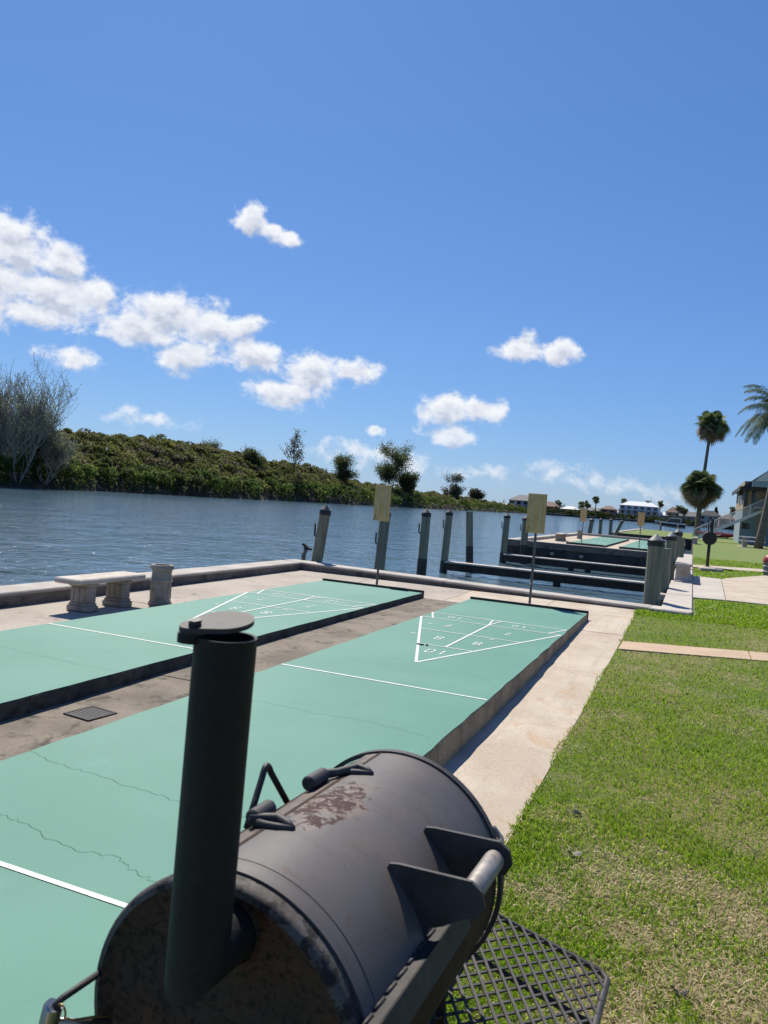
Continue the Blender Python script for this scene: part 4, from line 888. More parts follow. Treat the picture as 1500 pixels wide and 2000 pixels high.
# kayak and rack
t = thing('kayak', 'long dark red kayak lying upside down on the grass', 'kayak', (5.6, 88, ZL))
m_ = MB(); n = 12; P_ = [(-2.2, .03, .42), (-1.9, .16, .30), (-1.2, .30, .20), (0, .36, .17), (1.2, .30, .18), (1.9, .16, .26), (2.2, .03, .34)]
vs = []
for (s_, w, zc) in P_:
    for k in range(n): a = 2*PI*k/n; vs.append((5.6+s_, 88+w*math.cos(a), ZL+.1+zc+.75*w*math.sin(a)+.1))
m_.add(vs, [(i*n+k, (i+1)*n+k, (i+1)*n+(k+1) % n, i*n+(k+1) % n) for i in range(6) for k in range(n)]); m_.build('hull', 'kayak_red', t, smooth=True)
m_ = MB(); m_.tube([(3.42, 88, ZL+.62), (5.6, 88, ZL+.69), (7.78, 88, ZL+.54)], .03, 6); m_.build('keel_strip', 'bark', t)
for s_ in (-1, 1): m_ = MB(); m_.box((5.6+s_*1.1, 88, ZL+.10), (.1, .8, .2)); m_.build('chock', 'timber_dark', t)

# ------------------------------------------------------------------ apartment house with outside stair
AX, AY = 7.05, 70.4
t = thing('apartment_house', 'two-storey tan apartment house with dark roof at the right edge', 'house', (10, 75, ZL))
def part(name, mt, c, size, par=None, **k): m_ = MB(); m_.box(c, size, **k); return m_.build(name, mt, par or t)
part('wall', 'wall_bluegrey', (AX+6, AY+6, ZL+1.45), (12, 12, 2.9)); up_ = part('upper_wall', 'wall_tan', (AX+6.05, AY+6.0, ZL+4.15), (12.1, 12.1, 2.5))
m_ = MB(); ex0, ex1, ey0, ey1, ez = AX-.35, AX+13, AY-1.3, AY+13, ZL+4.75
m_.add([(ex0, ey0, ez), (ex1, ey0, ez), (ex1, ey1, ez), (ex0, ey1, ez), (ex0+6.5, ey0+3.2, ez+5.2), (ex1-3, ey0+3.2, ez+5.2), (ex1-3, ey1-3.2, ez+5.2), (ex0+6.5, ey1-3.2, ez+5.2)], [(0, 1, 5, 4), (1, 2, 6, 5), (2, 3, 7, 6), (3, 0, 4, 7), (4, 5, 6, 7), (3, 2, 1, 0)]); rf = m_.build('roof', 'roof_dark', t)
part('fascia', 'roof_dark', ((ex0+ex1)/2, ey0-.04, ez-.05), (ex1-ex0, .06, .34), rf); part('fascia', 'roof_dark', (ex0-.04, (ey0+ey1)/2, ez-.05), (.06, ey1-ey0, .34), rf)
m_ = MB(); yy = ey0-1.6
m_.add([(AX+.55, yy, ez+.55), (AX+2.6, yy, ez+2.35), (AX+6, yy, ez+.55), (AX+.55, ey0+2, ez+.55), (AX+2.6, ey0+2, ez+2.35), (AX+6, ey0+2, ez+.55)], [(0, 1, 2), (5, 4, 3), (0, 3, 4, 1), (1, 4, 5, 2), (2, 5, 3, 0)]); gb = m_.build('porch_gable', 'wall_white', t)
part('porch_beam', 'wall_bluegrey', (AX+3.2, yy+.1, ez+.30), (5.6, .2, .45), gb)
for k, x in enumerate((AX+.16, AX+.75)): part('window', 'glass_dark', (x, AY-.08, ZL+4.1), (.3, .06, 1.9), up_)
for yy_ in (AY+1.2, AY+3.4, AY+6): part('window', 'glass_dark', (AX-.04, yy_, ZL+4.1), (.06, 1.0, 1.2), up_)
part('door', 'wall_bluegrey', (AX+.35, AY-.05, ZL+1.1), (.95, .08, 2.1)); part('door', 'wall_tan', (AX+1.55, AY-.05, ZL+1.2), (.8, .08, 2.2)); part('window', 'glass_dark', (AX+.35, AY-.1, ZL+1.55), (.6, .05, .5))
part('landing', 'concrete_cap', (AX+3.4, AY-1.2, ZL+3.15), (5.2, 1.9, .16))
for x in (AX+1.7, AX+3.6): part('column', 'wall_bluegrey', (x, AY-2.1, ZL+1.55), (.18, .18, 3.1))
S0 = Vector((3.35, 70.1, ZL)); S1 = Vector((9.0, 69.0, ZL+3.2)); st_t = thing('outside_stair', 'white outside staircase with railings climbing to the apartment house', 'stairs', tuple(S0))
nst = 17
for k in range(nst):
    q = S0.lerp(S1, (k+.5)/nst); part('step', 'concrete_cap', (q.x, q.y+.55, q.z+.03), (.36, 1.05, .05), st_t)
for off_ in (0.0, 1.1):
    dd = Vector((0, off_, 0)); m_ = MB(); a, b_ = S0+dd, S1+dd
    m_.add([a+Vector((0, -.04, -.12)), b_+Vector((0, -.04, -.12)), b_+Vector((0, -.04, .14)), a+Vector((0, -.04, .14)), a+Vector((0, .04, -.12)), b_+Vector((0, .04, -.12)), b_+Vector((0, .04, .14)), a+Vector((0, .04, .14))], [(0, 1, 2, 3), (7, 6, 5, 4), (0, 4, 5, 1), (1, 5, 6, 2), (2, 6, 7, 3), (3, 7, 4, 0)]); m_.build('stringer', 'white_paint', st_t)
    m_ = MB(); m_.tube([a+Vector((0, 0, .95)), b_+Vector((0, 0, .95)), b_+Vector((1.5, 0, .95))], .035, 6); m_.build('handrail', 'white_paint', st_t)
    m_ = MB()
    for k in range(44): q = a.lerp(b_, k/43); m_.box((q.x, q.y, q.z+.54), (.022, .022, .84))
    o = m_.build('balusters', 'white_paint', st_t); o['kind'] = 'stuff'
    for k in range(5): q = a.lerp(b_, k/4); part('post', 'white_paint', (q.x, q.y, q.z+.5), (.07, .07, 1.0), st_t)

# ------------------------------------------------------------------ motorboat on its lift
bxo = Vector((-.6, 147.2, .15)); t = thing('motorboat', 'dark-hulled motorboat with white deck and cabin beyond the far platform', 'boat', tuple(bxo))
m_ = MB(); secs = [(-2.75, .12, .75, 1.02), (-2.2, .55, .45, .98), (-1.2, .95, .15, .92), (.5, 1.1, 0, .85), (2.6, 1.05, 0, .80)]
vs = []
for s_, w, k_, d_ in secs: vs += [(bxo.x+s_, bxo.y-w, bxo.z+d_), (bxo.x+s_, bxo.y-w*.8, bxo.z+k_+.25), (bxo.x+s_, bxo.y, bxo.z+k_), (bxo.x+s_, bxo.y+w*.8, bxo.z+k_+.25), (bxo.x+s_, bxo.y+w, bxo.z+d_)]
m_.add(vs, [(i*5+k, (i+1)*5+k, (i+1)*5+k+1, i*5+k+1) for i in range(4) for k in range(4)]+[(0, 1, 2, 3, 4), (24, 23, 22, 21, 20)]); m_.build('hull', 'boat_dark', t, smooth=True, auto=40)
m_ = MB(); m_.add([(bxo.x+s_, bxo.y+sg*w*1.03, bxo.z+d_+dz) for s_, w, k_, d_ in secs for sg, dz in ((-1, -.1), (-1, .12), (1, .12), (1, -.1))], [(i*4+k, (i+1)*4+k, (i+1)*4+k+1, i*4+k+1) for i in range(4) for k in range(3)]+[(3, 2, 1, 0), (16, 17, 18, 19)]); m_.build('deck', 'boat_white', t)
m_ = MB(); prf = [(-.9, 1.0), (-.2, 1.62), (0, 1.72), (1.75, 1.72), (1.85, 1.0)]
for sg in (-1, 1): m_.add([(bxo.x+a, bxo.y+sg*.8, bxo.z+b_) for a, b_ in prf], [(0, 1, 2, 3, 4) if sg < 0 else (4, 3, 2, 1, 0)])
m_.add([(bxo.x+a, bxo.y+sg*.8, bxo.z+b_) for sg in (-1, 1) for a, b_ in prf], [(i, 5+i, 6+i, 1+i) for i in range(4)]); m_.build('cabin', 'glass_dark', t)
part('hardtop', 'boat_white', (bxo.x+.85, bxo.y, bxo.z+1.78), (2.1, 1.75, .10), t, bev=.02)
for x in (-.15, 1.78):
    for sg in (-1, 1): m_ = MB(); m_.tube([(bxo.x+x-(.65 if x < 0 else 0), bxo.y+sg*.82, bxo.z+.98), (bxo.x+x, bxo.y+sg*.82, bxo.z+1.74)], .05, 6); m_.build('pillar', 'boat_white', t)
lf = thing('boat_lift', 'grey boat lift cradle under the dark-hulled motorboat', 'boat lift', (bxo.x, bxo.y, WATER))
for s_ in (-1.6, 1.4):
    part('cradle_beam', 'galvanised', (bxo.x+s_, bxo.y, bxo.z-.08), (.16, 3.4, .16), lf)
    for sg in (-1, 1): m_ = MB(); m_.tube([(bxo.x+s_, bxo.y+sg*1.75, -3), (bxo.x+s_, bxo.y+sg*1.75, 1.1)], .13, 10); m_.build('lift_post', 'pile_wood', lf, smooth=True)

# ------------------------------------------------------------------ vegetation helpers
def leaves(cent, size, cols, flat_=0.0, aspect=.55, updir=None):
    """pointed leaf-shaped quads, random orientation; returns V, F, C"""
    n = len(cent); a = RNG.normal(size=(n, 3)); 
    if updir is not None: a = a*flat_+updir
    a /= np.linalg.norm(a, axis=1)[:, None]+1e-9; b_ = np.cross(a, RNG.normal(size=(n, 3))); b_ /= np.linalg.norm(b_, axis=1)[:, None]+1e-9
    s_ = (size*RNG.uniform(.6, 1.4, n))[:, None]; V = np.empty((n, 4, 3))
    V[:, 0] = cent-a*s_; V[:, 1] = cent+b_*s_*aspect; V[:, 2] = cent+a*s_; V[:, 3] = cent-b_*s_*aspect
    F = np.arange(4*n).reshape(n, 4); return V.reshape(-1, 3), F, np.repeat(cols, 4, 0)
def branch_tree(base_, H, spread, seed, levels=4, kids=(4, 5, 4, 3), trunk_r=.25, lean=(0, 0), first=.25, upw=.55):
    rs = random.Random(seed); segs = []; tips = []
    def grow(p, d, L, r, lv):
        k = 4; pts = [p]; q = p; dd = d.copy()
        for i in range(k):
            dd = (dd+Vector((rs.gauss(0, .10), rs.gauss(0, .10), .05*upw*2))).normalized(); q = q+dd*L/k; pts.append(q)
        segs.append((pts, r, r*(.55 if lv < levels else .3)))
        if lv >= levels:
            tips.extend(pts[1:]); return
        if lv >= levels-1: tips.extend(pts[2:])
        nk = kids[min(lv, len(kids)-1)]
        for i in range(nk):
            f = rs.uniform(first if lv == 0 else .3, 1.0); idx = min(int(f*k), k-1); pp = pts[idx].lerp(pts[idx+1], f*k-idx)
            az = rs.uniform(0, 2*PI); el = rs.uniform(.15, .95)*upw+.12
            nd = (Vector((math.cos(az)*spread, math.sin(az)*spread, el))+dd*.45).normalized()
            grow(pp, nd, L*rs.uniform(.45, .72), r*.5, lv+1)
    grow(Vector(base_), Vector((lean[0], lean[1], 1)).normalized(), H, trunk_r, 0)
    return segs, tips
def tree(name, label, base_, H, seed, cols, leaf=.25, per=5, spreadr=.45, mat_='bark', **kw):
    t = thing(name, label, 'tree', tuple(base_), 'trees standing above the island thicket')
    segs, tips = branch_tree(base_, H, kw.pop('spread', .8), seed, **kw)
    m_ = MB()
    for i, (pts, r0, r1) in enumerate(segs): m_.tube(pts, [r0+(r1-r0)*k/(len(pts)-1) for k in range(len(pts))], 6 if i else 9, caps=False)
    m_.build('trunk', mat_, t, smooth=True)
    if per > 0:
        T = np.array([tuple(q) for q in tips]); n = len(T)*per; c = np.repeat(T, per, 0)+RNG.normal(size=(n, 3))*spreadr
        cl = np.array(cols)[RNG.integers(0, len(cols), n)]*RNG.uniform(.65, 1.25, (n, 1))
        V, F, C = leaves(c, np.full(n, leaf), cl); tinted('crown', V, F, C, 'leaf', t)
    return t

# ------------------------------------------------------------------ the wooded island
def Hc(y): return np.interp(y, [40, 88, 105, 134, 154, 178, 200, 230, 280, 350, 440, 520], [6.0, 7.2, 9.4, 10.3, 9.9, 9.2, 8.4, 6.4, 5.2, 4.9, 3.4, 2.5])
def Hcan(x, y):
    inl = -86-x; f = np.clip(inl/13, 0, 1); f = f*f*(3-2*f)*.6+f*.4
    return 3.3*np.clip(1-np.clip(y-330, 0, 1e9)/400, .5, 1)*(1-f)+Hc(y)*f
# terrain under it
g = MB(); xs = np.r_[-84.6, -85.6, -87, -90, -95, -100, -110, -130, -170]; ys = np.linspace(15, 470, 60)
def tz(x, y): return np.where(x > -86, -1.3+(-84.6-x)*.8, np.maximum(-.4, Hcan(x, y)-2.9+(np.sin(y*.31+x)*.25)))
vs = [(x+1.4*math.sin(y*.11)+.8*math.sin(y*.37), y, float(tz(x, y))) for y in ys for x in xs]; nx = len(xs)
g.add(vs, [(j*nx+i, (j+1)*nx+i, (j+1)*nx+i+1, j*nx+i+1) for j in range(len(ys)-1) for i in range(nx-1)]); struct(g.build('island', 'soil', smooth=True))
def thicket():
    Vs, Fs, Cs = [], [], []; off = 0
    pal = np.array([(.115, .132, .038), (.135, .148, .045), (.105, .118, .038), (.150, .155, .055), (.145, .132, .075), (.100, .115, .042)])*1.12
    low = np.array([(.085, .130, .030), (.070, .112, .026), (.110, .145, .036), (.055, .095, .024)])*1.1
    rows = []
    y = 30.0
    while y < 455:
        st = 1.7+max(0, y-130)*.006
        for inl in np.arange(.4, 26, st*1.0): rows.append((-85.6-inl+RNG.uniform(-.6, .6), y+RNG.uniform(-.9, .9), inl))
        y += st*1.15
    for (x, y, inl) in rows:
        if inl > 19 and RNG.random() < .45: continue
        sh_ = 1.4*math.sin(y*.11)+.8*math.sin(y*.37); H = float(Hcan(np.array(x), np.array(y)))+RNG.normal()*.42-(.2 if inl < 2 else 0)
        dist = math.hypot(x-CAM.x, y-CAM.y); r = RNG.uniform(1.0, 2.3)*(1 if inl > 2 else .8); rz = r*RNG.uniform(.55, 1.0)
        if RNG.random() < .05 and inl > 6: H += RNG.uniform(.4, 1.1)
        n = int(np.clip(300*(120/dist)**1.1, 90, 340)); 
        q = RNG.normal(size=(n, 3)); q /= np.linalg.norm(q, axis=1)[:, None]; q[:, 2] = np.abs(q[:, 2])*1.1-.35
        q *= RNG.uniform(.62, 1.08, (n, 1)); c = np.c_[x+sh_+q[:, 0]*r, y+q[:, 1]*r, H-rz+q[:, 2]*rz]
        if inl < 2.2: c[:, 2] = np.where(RNG.random(n) < .4, RNG.uniform(WATER+.1, max(H, .5), n), c[:, 2])
        bc = (low if (inl < 3.2 and RNG.random() < .8) else pal); col = bc[RNG.integers(0, len(bc))]*RNG.uniform(.75, 1.2)
        if inl > 3 and RNG.random() < .13: col = np.array((.125, .122, .062))*RNG.uniform(.7, 1.1); n2 = n//2; c = c[:n2]; n = n2
        cl = np.tile(col, (n, 1))*RNG.uniform(.8, 1.2, (n, 1))
        V, F, C = leaves(c, np.full(n, .135+dist*.0007), cl); Vs.append(V); Fs.append(F+off); Cs.append(C); off += len(V)
    return np.concatenate(Vs), np.concatenate(Fs), np.concatenate(Cs)
V, F, C = thicket(); o = tinted('mangrove_thicket', V, F, C, 'leaf'); o['kind'] = 'stuff'; o['label'] = 'olive green mangrove thicket covering the island shore'
GD = [(.10, .125, .048), (.125, .145, .06), (.080, .10, .042)]; GR = [(.13, .13, .085), (.11, .115, .065), (.15, .14, .105)]
def stem_fan(label, base_, H, nst, seed, spread, r0):
    t = thing('bare_tree', label, 'tree', tuple(base_), 'trees standing above the island thicket'); rs = random.Random(seed); m_ = MB(); T = []
    for i in range(nst):
        a = rs.uniform(0, 2*PI); l = spread*math.sqrt((i+.3)/nst)
        segs, tips = branch_tree((base_[0]+.4*math.cos(a), base_[1]+.4*math.sin(a), base_[2]), H*rs.uniform(.50, .66)*(1-.16*l), .55, seed*31+i, 3, (9, 6, 4), r0, (l*math.cos(a), l*math.sin(a)), .30, .55)
        for k, (pts, q0, q1) in enumerate(segs): m_.tube(pts, [max(q0+(q1-q0)*e/(len(pts)-1), .016) for e in range(len(pts))], 5, caps=False)
        T += [tuple(q) for q in tips]
    m_.build('trunk', 'bark_pale', t, smooth=True); T = np.array(T); T = T[RNG.random(len(T)) < .8]; n = len(T)
    cl = np.array([(.22, .25, .13), (.19, .22, .11), (.24, .24, .16)])[RNG.integers(0, 3, n)]*RNG.uniform(.7, 1.2, (n, 1))
    V, F, C = leaves(T+RNG.normal(size=(n, 3))*.12, np.full(n, .12), cl); tinted('crown', V, F, C, 'leaf', t)
stem_fan('big leafless grey tree at the left end of the island', (-85.5, 79.0, -.4), 15.5, 16, 3, 1.05, .13)
stem_fan('smaller leafless grey tree beside the big bare tree', (-86.0, 84.5, -.4), 9.5, 10, 5, 1.1, .09)
tree('dark_tree', 'tiny dark round-topped tree on the island ridge', (-100, 125.2, 6.4), 2.2, 8, GD, leaf=.16, per=6, spreadr=.45, levels=3, kids=(8, 5, 4), trunk_r=.07, spread=1.0, first=.1)
tree('ridge_tree', 'small airy tree with twin tops on the island ridge', (-100, 144.8, 6.8), 2.8, 9, GD, leaf=.15, per=4, spreadr=.5, levels=3, kids=(8, 4, 3), trunk_r=.07, spread=1.2, first=.1)
tree('dark_tree', 'dark bushy tree on the ridge left of the slim pine', (-96, 158.0, 5.6), 3.2, 12, GD, leaf=.18, per=6, spreadr=.55, levels=3, kids=(9, 5, 4), trunk_r=.08, spread=1.0, first=.05)
tree('pine_tree', 'slim upright pine rising alone from the island ridge', (-92, 170.2, 5.2), 7.2, 14, GR, leaf=.2, per=4, spreadr=.25, levels=2, kids=(16, 4), trunk_r=.10, spread=.50, first=.08, upw=.7)
tree('spreading_tree', 'loose spreading tree left of the tall roundish tree', (-95, 208.2, 4.0), 6.4, 17, GD, leaf=.20, per=7, spreadr=.6, levels=3, kids=(12, 5, 4), trunk_r=.12, spread=1.0, first=.04)
tree('round_tree', 'tall dark round-headed tree behind the bench-side scoreboard', (-95, 247.5, 4.0), 9.4, 23, GD, leaf=.22, per=7, spreadr=.7, levels=3, kids=(15, 6, 4), trunk_r=.15, spread=.85, first=.04)
tree('bushy_tree', 'low bushy tree leaning on the tall round-headed tree', (-91.5, 253.5, 2.4), 5.2, 27, GD, leaf=.26, per=8, spreadr=.8, levels=3, kids=(10, 5, 4), trunk_r=.14, spread=1.0, first=.1)
tree('bare_tree', 'wide leafless grey bush at the far end of the island', (-94, 318, 1.5), 7.2, 31, GR, leaf=.26, per=3, spreadr=.6, mat_='bark_pale', levels=3, kids=(14, 6, 5), trunk_r=.2, spread=1.0, first=.05, upw=.8)
tree('round_tree', 'small pale round tree right of the leafless far bush', (-110, 420, 1.5), 5.4, 33, [(.11, .12, .07), (.09, .10, .055)], leaf=.5, per=6, spreadr=.9, levels=3, kids=(8, 5, 4), trunk_r=.2, spread=1.1, first=.2)

# ------------------------------------------------------------------ palms
def fan_palm(x, y, z, H, cr, label, nl=46, skirt=.5, seed=1, r=.17, lean=(0, 0), group='fan palms', simple=False, trunk_top=None):
    t = thing('fan_palm', label, 'palm tree', (x, y, z), group); rs = random.Random(seed)
    top = Vector((x+lean[0], y+lean[1], z+H)); m_ = MB(); n = 8
    pts = [Vector((x, y, z)).lerp(top, k/n)+Vector((0, 0, 0)) for k in range(n+1)]
    m_.tube(pts, [r*(1.25-.45*k/n)*(1+.04*(k % 2)) for k in range(n+1)], 10); m_.build('trunk', 'palm_trunk', t, origin=(x, y, z), smooth=True)
    for nm, cnt, e0, e1, cset in (('crown', nl, -.55, 1.25, ((.085, .125, .045), (.12, .16, .06), (.155, .175, .08))), ('dead_fronds', int(nl*skirt), -1.40, -.25, ((.28, .21, .135), (.20, .155, .10), (.34, .27, .18)))):
        V, F, C = [], [], []
        for i in range(cnt):
            a = 2*PI*(i*.618)+rs.uniform(-.3, .3); e = e0+(e1-e0)*rs.random(); d = Vector((math.cos(a)*math.cos(e), math.sin(a)*math.cos(e), math.sin(e)))
            L = cr*(rs.uniform(.40, .60) if i % 3 else rs.uniform(.10, .35)); h_ = top+d*L; sd = d.cross(Vector((0, 0, 1))).normalized(); upv = sd.cross(d); ro = rs.uniform(-1.25, 1.25); sd, upv = sd*math.cos(ro)+upv*math.sin(ro), upv*math.cos(ro)-sd*math.sin(ro)
            col = np.array(cset[rs.randrange(3)])*rs.uniform(.8, 1.2); nb = 7 if simple else 15; fl = cr*rs.uniform(.42, .55)
            w = .022*cr*.5; o_ = len(V); V += [top+sd*w, top-sd*w, h_-sd*w, h_+sd*w]; F.append((o_, o_+1, o_+2, o_+3)); C += [col*.9]*4
            for k in range(nb):
                th = (k/(nb-1)-.5)*3.6; bd_ = d*math.cos(th)+sd*math.sin(th); ln = fl*(1-.25*abs(th)/1.8); w = fl*(.20 if simple else .085)
                sd2 = upv.cross(bd_).normalized(); m1 = h_+bd_*ln*.55; tp = h_+bd_*ln+Vector((0, 0, -.30*ln))
                o_ = len(V); V += [h_, m1+sd2*w, tp, m1-sd2*w]; F.append((o_, o_+1, o_+2, o_+3)); C += [col]*4
        tinted(nm, np.array([tuple(q) for q in V]), np.array(F), np.array(C), 'palm_leaf', t)
    return t
fan_palm(3.55, 97.2, ZL, 13.3, 2.3, 'very tall fan palm with a thin bare trunk and ragged head', 44, 1.0, 3, .20, lean=(.75, .3))
fan_palm(3.75, 94.0, ZL, 5.6, 2.5, 'short fan palm with a big round head before the tall palm', 80, .8, 5, .26)
# feather palm at the right edge
qx, qy = 7.62, 58.6; t = thing('feather_palm', 'feather palm with drooping fronds at the right edge', 'palm tree', (qx, qy, ZL)); top = Vector((8.35, 58.9, 9.7))
m_ = MB(); n = 10; B0 = Vector((qx, qy, ZL)); pts = [B0.lerp(top, k/n)+Vector((.22*math.sin(PI*k/n), 0, 0)) for k in range(n+1)]
m_.tube(pts, [.30-.10*k/n for k in range(n+1)], 12); m_.build('trunk', 'palm_trunk', t, origin=(qx, qy, ZL), smooth=True)
rs = random.Random(4)
for i in range(34):
    a = 2*PI*i*.618; e = rs.uniform(-.25, 1.25); L = rs.uniform(3.0, 3.9); V, F, C = [], [], []; d = Vector((math.cos(a)*math.cos(e), math.sin(a)*math.cos(e), math.sin(e))); p_ = top.copy(); sp_pts = [p_.copy()]; dd = d.copy(); ns = 16
    for k in range(ns): dd = (dd+Vector((0, 0, -.085-.006*k))).normalized(); p_ = p_+dd*L/ns; sp_pts.append(p_.copy())
    col = np.array(((.085, .125, .075), (.105, .145, .095), (.07, .11, .06))[i % 3])
    for k in range(ns):
        A_, B_ = sp_pts[k], sp_pts[k+1]; tg = (B_-A_).normalized(); sd = tg.cross(Vector((0, 0, 1))); sd = sd.normalized() if sd.length > 1e-3 else Vector((1, 0, 0)); w = .02
        o_ = len(V); V += [A_+sd*w, A_-sd*w, B_-sd*w, B_+sd*w]; F.append((o_, o_+1, o_+2, o_+3)); C += [col*1.2]*4
        for j in range(4):
            q = A_.lerp(B_, j/4); f = (k+j/4)/ns; ln = .75*math.sin(PI*min(1, .18+f*.82))**.6+.05
            for s_ in (-1, 1):
                ld = (sd*s_*.8+tg*.55+Vector((0, 0, -.25+rs.uniform(-.25, .25)))).normalized(); tip_ = q+ld*ln+Vector((0, 0, -.25*ln)); md = q+ld*ln*.5; o_ = len(V); w2 = tg*.030
                V += [q-w2, md-w2, tip_, md+w2]; F.append((o_, o_+1, o_+2, o_+3)); C += [col*rs.uniform(.8, 1.25)]*4
    tinted('frond', np.array([tuple(q) for q in V]), np.array(F), np.array(C), 'palm_leaf', t)
m_ = MB(); m_.tube([top+Vector((0, 0, -1.3)), top+Vector((0, 0, -.6)), top+Vector((0, 0, .1))], [.2, .16, .06], 10); m_.build('crownshaft', 'palm_trunk', t, smooth=True)
m_ = MB(); m_.tube([top+Vector((-.1, -.1, -.5)), top+Vector((-.5, -.2, -.8)), top+Vector((-.6, -.25, -1.3)), top+Vector((-.55, -.25, -1.8))], [.06, .16, .2, .06], 8); m_.build('seed_cluster', 'bark', t, smooth=True)

# ------------------------------------------------------------------ the far shore
g = MB(); SH = [(-170, 455), (-112, 452), (-92, 462), (-72, 486), (-50, 520), (-18, 528), (2, 500), (30, 452), (80, 430), (200, 430)]
n = len(SH); vs = [(x, y, -1.5) for x, y in SH]+[(x, y+.3, .1) for x, y in SH]+[(x*1.05, y+40, 1.2) for x, y in SH]+[(x*1.6, y+700, 3) for x, y in SH]
g.add(vs, [(r_*n+i, r_*n+i+1, (r_+1)*n+i+1, (r_+1)*n+i) for r_ in range(3) for i in range(n-1)]); struct(g.build('far_shore', ['soil']))
def house(x, y, w, d, h, rh, wall, roof, label, wins=(3, 2), rz=0.0, z=.4, chimney=False, porch=False, gable=False):
    t = thing('house', label, 'house', (x, y, z), 'waterfront houses on the far shore'); t.rotation_euler = (0, 0, rz); t['_o'] = (0, 0, 0); 
    def bx(nm, mt, c, s_, par=None): m_ = MB(); m_.box(c, s_); return m_.build(nm, mt, par or t)
    wl = bx('wall', wall, (0, 0, h/2), (w, d, h)); ov = .6; m_ = MB(); X, Y = w/2+ov, d/2+ov; k = 0 if gable else min(X, Y)*.85
    m_.add([(-X, -Y, h), (X, -Y, h), (X, Y, h), (-X, Y, h), (-X+k, 0, h+rh), (X-k, 0, h+rh)], [(0, 1, 5, 4), (1, 2, 5), (2, 3, 4, 5), (3, 0, 4), (3, 2, 1, 0)]); rf = m_.build('roof', roof, t)
    nc, nr = wins; fh = h/nr
    for i in range(nc):
        for j in range(nr):
            ww = w/nc*.52; q = bx('window', 'glass_dark', (-w/2+(i+.5)*w/nc, -d/2-.06, (j+.52)*fh), (ww, .16, fh*.58), wl)
            bx('sill', 'white_paint', (-w/2+(i+.5)*w/nc, -d/2-.2, (j+.52)*fh-fh*.33), (ww*1.15, .3, .14), q)
    if chimney: bx('chimney', wall, (w*.18, 0, h+rh*.8), (1.0, 1.0, rh*1.1), rf)
    if porch:
        for j in range(1, nr): bx('balcony', 'white_paint', (0, -d/2-1.0, j*fh-.1), (w*.98, 2.0, .25), wl)
        for i in range(nc+1): bx('column', 'white_paint', (-w/2+i*w/nc, -d/2-1.8, h*.5*(nr-1)/nr*1.0+.0), (.3, .3, h*(nr-1)/nr), wl)
    return t
hs = house(-31, 546, 25, 14, 9.2, 3.0, 'wall_white', 'roof_white', 'large white three-storey house with white hip roof across the water', (6, 3), chimney=True, porch=True)
m_ = MB(); m_.add([(13.5, -8, 4.2), (19, -8, 4.2), (19, 3, 6.2), (13.5, 3, 6.2), (13.5, -8, 4.0), (19, -8, 4.0), (19, 3, 6.0), (13.5, 3, 6.0)], [(0, 1, 2, 3), (7, 6, 5, 4), (0, 4, 5, 1), (1, 5, 6, 2), (2, 6, 7, 3), (3, 7, 4, 0)]); m_.build('side_roof', 'roof_white', hs)
m_ = MB(); m_.box((16, -2.5, 2.0), (5, 9, 4.0)); m_.build('side_wing', 'wall_grey', hs)
house(-97, 484, 17, 12, 6.4, 3.6, 'wall_grey', 'roof_grey', 'grey two-storey house at the far end of the island', (4, 2), chimney=True)
house(-106, 470, 9, 6, 2.6, 1.2, 'wall_cream', 'roof_white', 'small pale boathouse at the water below the grey house', (2, 1))
house(-84, 500, 13, 9, 4.2, 3.0, 'wall_salmon', 'roof_red', 'low house with red roof beside the smoker-side scoreboard', (3, 1))
house(-72, 512, 11, 8, 3.4, 1.8, 'wall_cream', 'roof_white', 'low cream house with pale roof between the palms', (3, 1))
house(-60, 534, 12, 8, 3.6, 2.2, 'wall_cream', 'roof_grey', 'low cream house with grey roof left of the salmon house', (3, 1))
house(-50, 536, 10, 9, 5.4, 2.4, 'wall_salmon', 'roof_red', 'salmon coloured house next to the large white house', (2, 2))
house(-9, 545, 10, 9, 6.6, 3.6, 'wall_cream', 'roof_red', 'cream house with terracotta roof right of the large white house', (2, 2))
house(1, 520, 12, 9, 4.6, 3.0, 'wall_grey', 'roof_grey', 'grey house with pitched grey roof behind the motorboat', (3, 1), gable=True)
house(12, 486, 12, 9, 5.6, 3.0, 'wall_bluegrey', 'roof_dark', 'blue grey house behind the tall fan palm', (3, 2))
house(21, 470, 9, 9, 4.4, 2.6, 'wall_salmon', 'roof_red', 'brick red house behind the outside staircase', (2, 1))
house(31, 470, 13, 10, 8.4, 3.0, 'wall_cream', 'roof_grey', 'cream two-storey house seen above the staircase', (3, 2))
house(46, 474, 14, 10, 6.4, 3.0, 'wall_white', 'roof_grey', 'white house half hidden by the apartment house', (3, 2))
V, F, C = [], [], []; off = 0
sx_ = np.array([q[0] for q in SH]); sy_ = np.array([q[1] for q in SH])
for i in range(420):
    x = RNG.uniform(-165, 90); y = np.interp(x, sx_, sy_)+RNG.choice([2, 5, 16, 34])+RNG.uniform(0, 5); r = RNG.uniform(1.4, 3.0); hh = RNG.uniform(1.6, 4.2)+(3.0 if RNG.random() < .3 and y-np.interp(x, sx_, sy_) > 12 else 0)
    n = 70; q = RNG.normal(size=(n, 3)); q /= np.linalg.norm(q, axis=1)[:, None]; q *= RNG.uniform(.5, 1.05, (n, 1)); c = np.c_[x+q[:, 0]*r, y+q[:, 1]*r, np.abs(q[:, 2])*hh+.3]
    col = np.array([(.040, .058, .018), (.055, .075, .022), (.07, .08, .03), (.03, .045, .016)])[RNG.integers(0, 4)]
    a, b_, c_ = leaves(c, np.full(n, .55), np.tile(col, (n, 1))*RNG.uniform(.7, 1.3, (n, 1))); V.append(a); F.append(b_+off); C.append(c_); off += len(a)
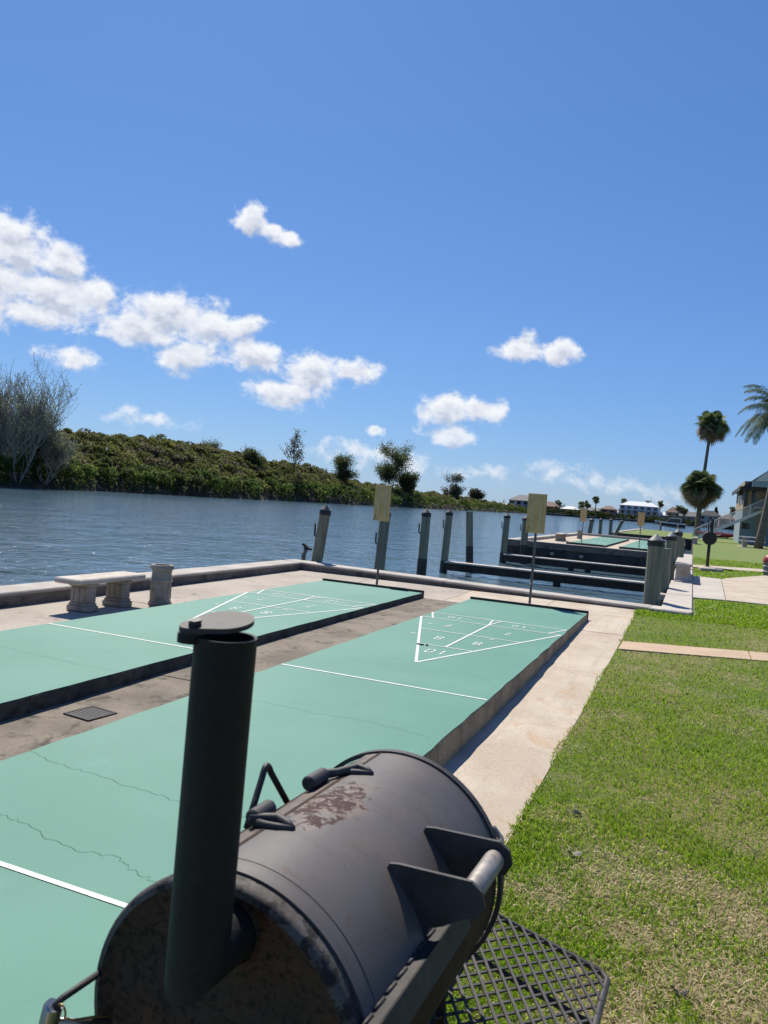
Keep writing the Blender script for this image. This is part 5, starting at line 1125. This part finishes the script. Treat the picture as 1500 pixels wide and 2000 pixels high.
o = tinted('shore_shrubs', np.concatenate(V), np.concatenate(F), np.concatenate(C), 'leaf'); o['kind'] = 'stuff'; o['label'] = 'dark garden shrubs and trees along the far shore'
PL = [(-57, 520, 10.8, 'lone tall palm above the roofs left of the large white house'), (-42.5, 560, 11.6, 'palm touching the left end of the large white house roof'), (-27, 566, 12.0, 'palm behind the right half of the large white house'), (-18.5, 562, 12.0, 'palm rising clear right of the large white house'),
      (-5.5, 505, 9.0, 'bushy palm behind the motorboat cabin'), (-2.5, 505, 7.6, 'shorter bushy palm right of the motorboat cabin palm'), (-79, 505, 6.6, 'low palm beside the red roofed house'), (-66, 520, 6.8, 'low palm among the cream houses'), (-62, 516, 7.4, 'taller of the two low palms among the cream houses'),
      (24, 480, 9.5, 'palm behind the staircase, left of the cream two-storey house'), (36, 485, 12.5, 'tall palm over the cream two-storey house')]
for i, (x, y, H, lab) in enumerate(PL): fan_palm(x, y, .6, H, 3.0, lab, 26, .6, 40+i, .28, group='palms on the far shore', simple=True)
cy = thing('conifer', 'dark green conifer on the far shore beside the tall fan palm', 'tree', (15.5, 500, .6))
m_ = MB(); m_.tube([(15.5, 500, .6), (15.5, 500, 8)], [.3, .1], 6); m_.build('trunk', 'bark', cy)
n = 900; zz = RNG.uniform(1, 11, n); rr_ = (1-(zz-1)/11)*3.2*RNG.uniform(.4, 1, n); aa = RNG.uniform(0, 2*PI, n)
a, b_, c_ = leaves(np.c_[15.5+rr_*np.cos(aa), 500+rr_*np.sin(aa), zz+.6], np.full(n, .5), np.tile((.03, .055, .035), (n, 1))*RNG.uniform(.7, 1.3, (n, 1))); tinted('crown', a, b_, c_, 'leaf', cy)
# docks along the far shore
for i, (x, y, L) in enumerate(((-78, 474, 14), (-60, 500, 12), (-35, 518, 16), (-12, 515, 12), (12, 480, 14))):
    t = thing('dock', ('low dock on the far shore left of the cream houses', 'low dock before the cream houses', 'low dock before the large white house', 'low dock right of the large white house', 'low dock before the blue grey house')[i], 'dock', (x, y, WATER), 'docks on the far shore')
    m_ = MB(); m_.box((x, y, .25), (L, 2.2, .22)); m_.build('deck', 'timber_top', t)
    for k in range(5): m_ = MB(); m_.tube([(x-L/2+L*k/4, y-1, -3), (x-L/2+L*k/4, y-1, 1.4)], .16, 8); m_.build('post', 'pile_wood', t)

for o in bpy.data.objects:
    if '_o' in o.keys(): del o['_o']
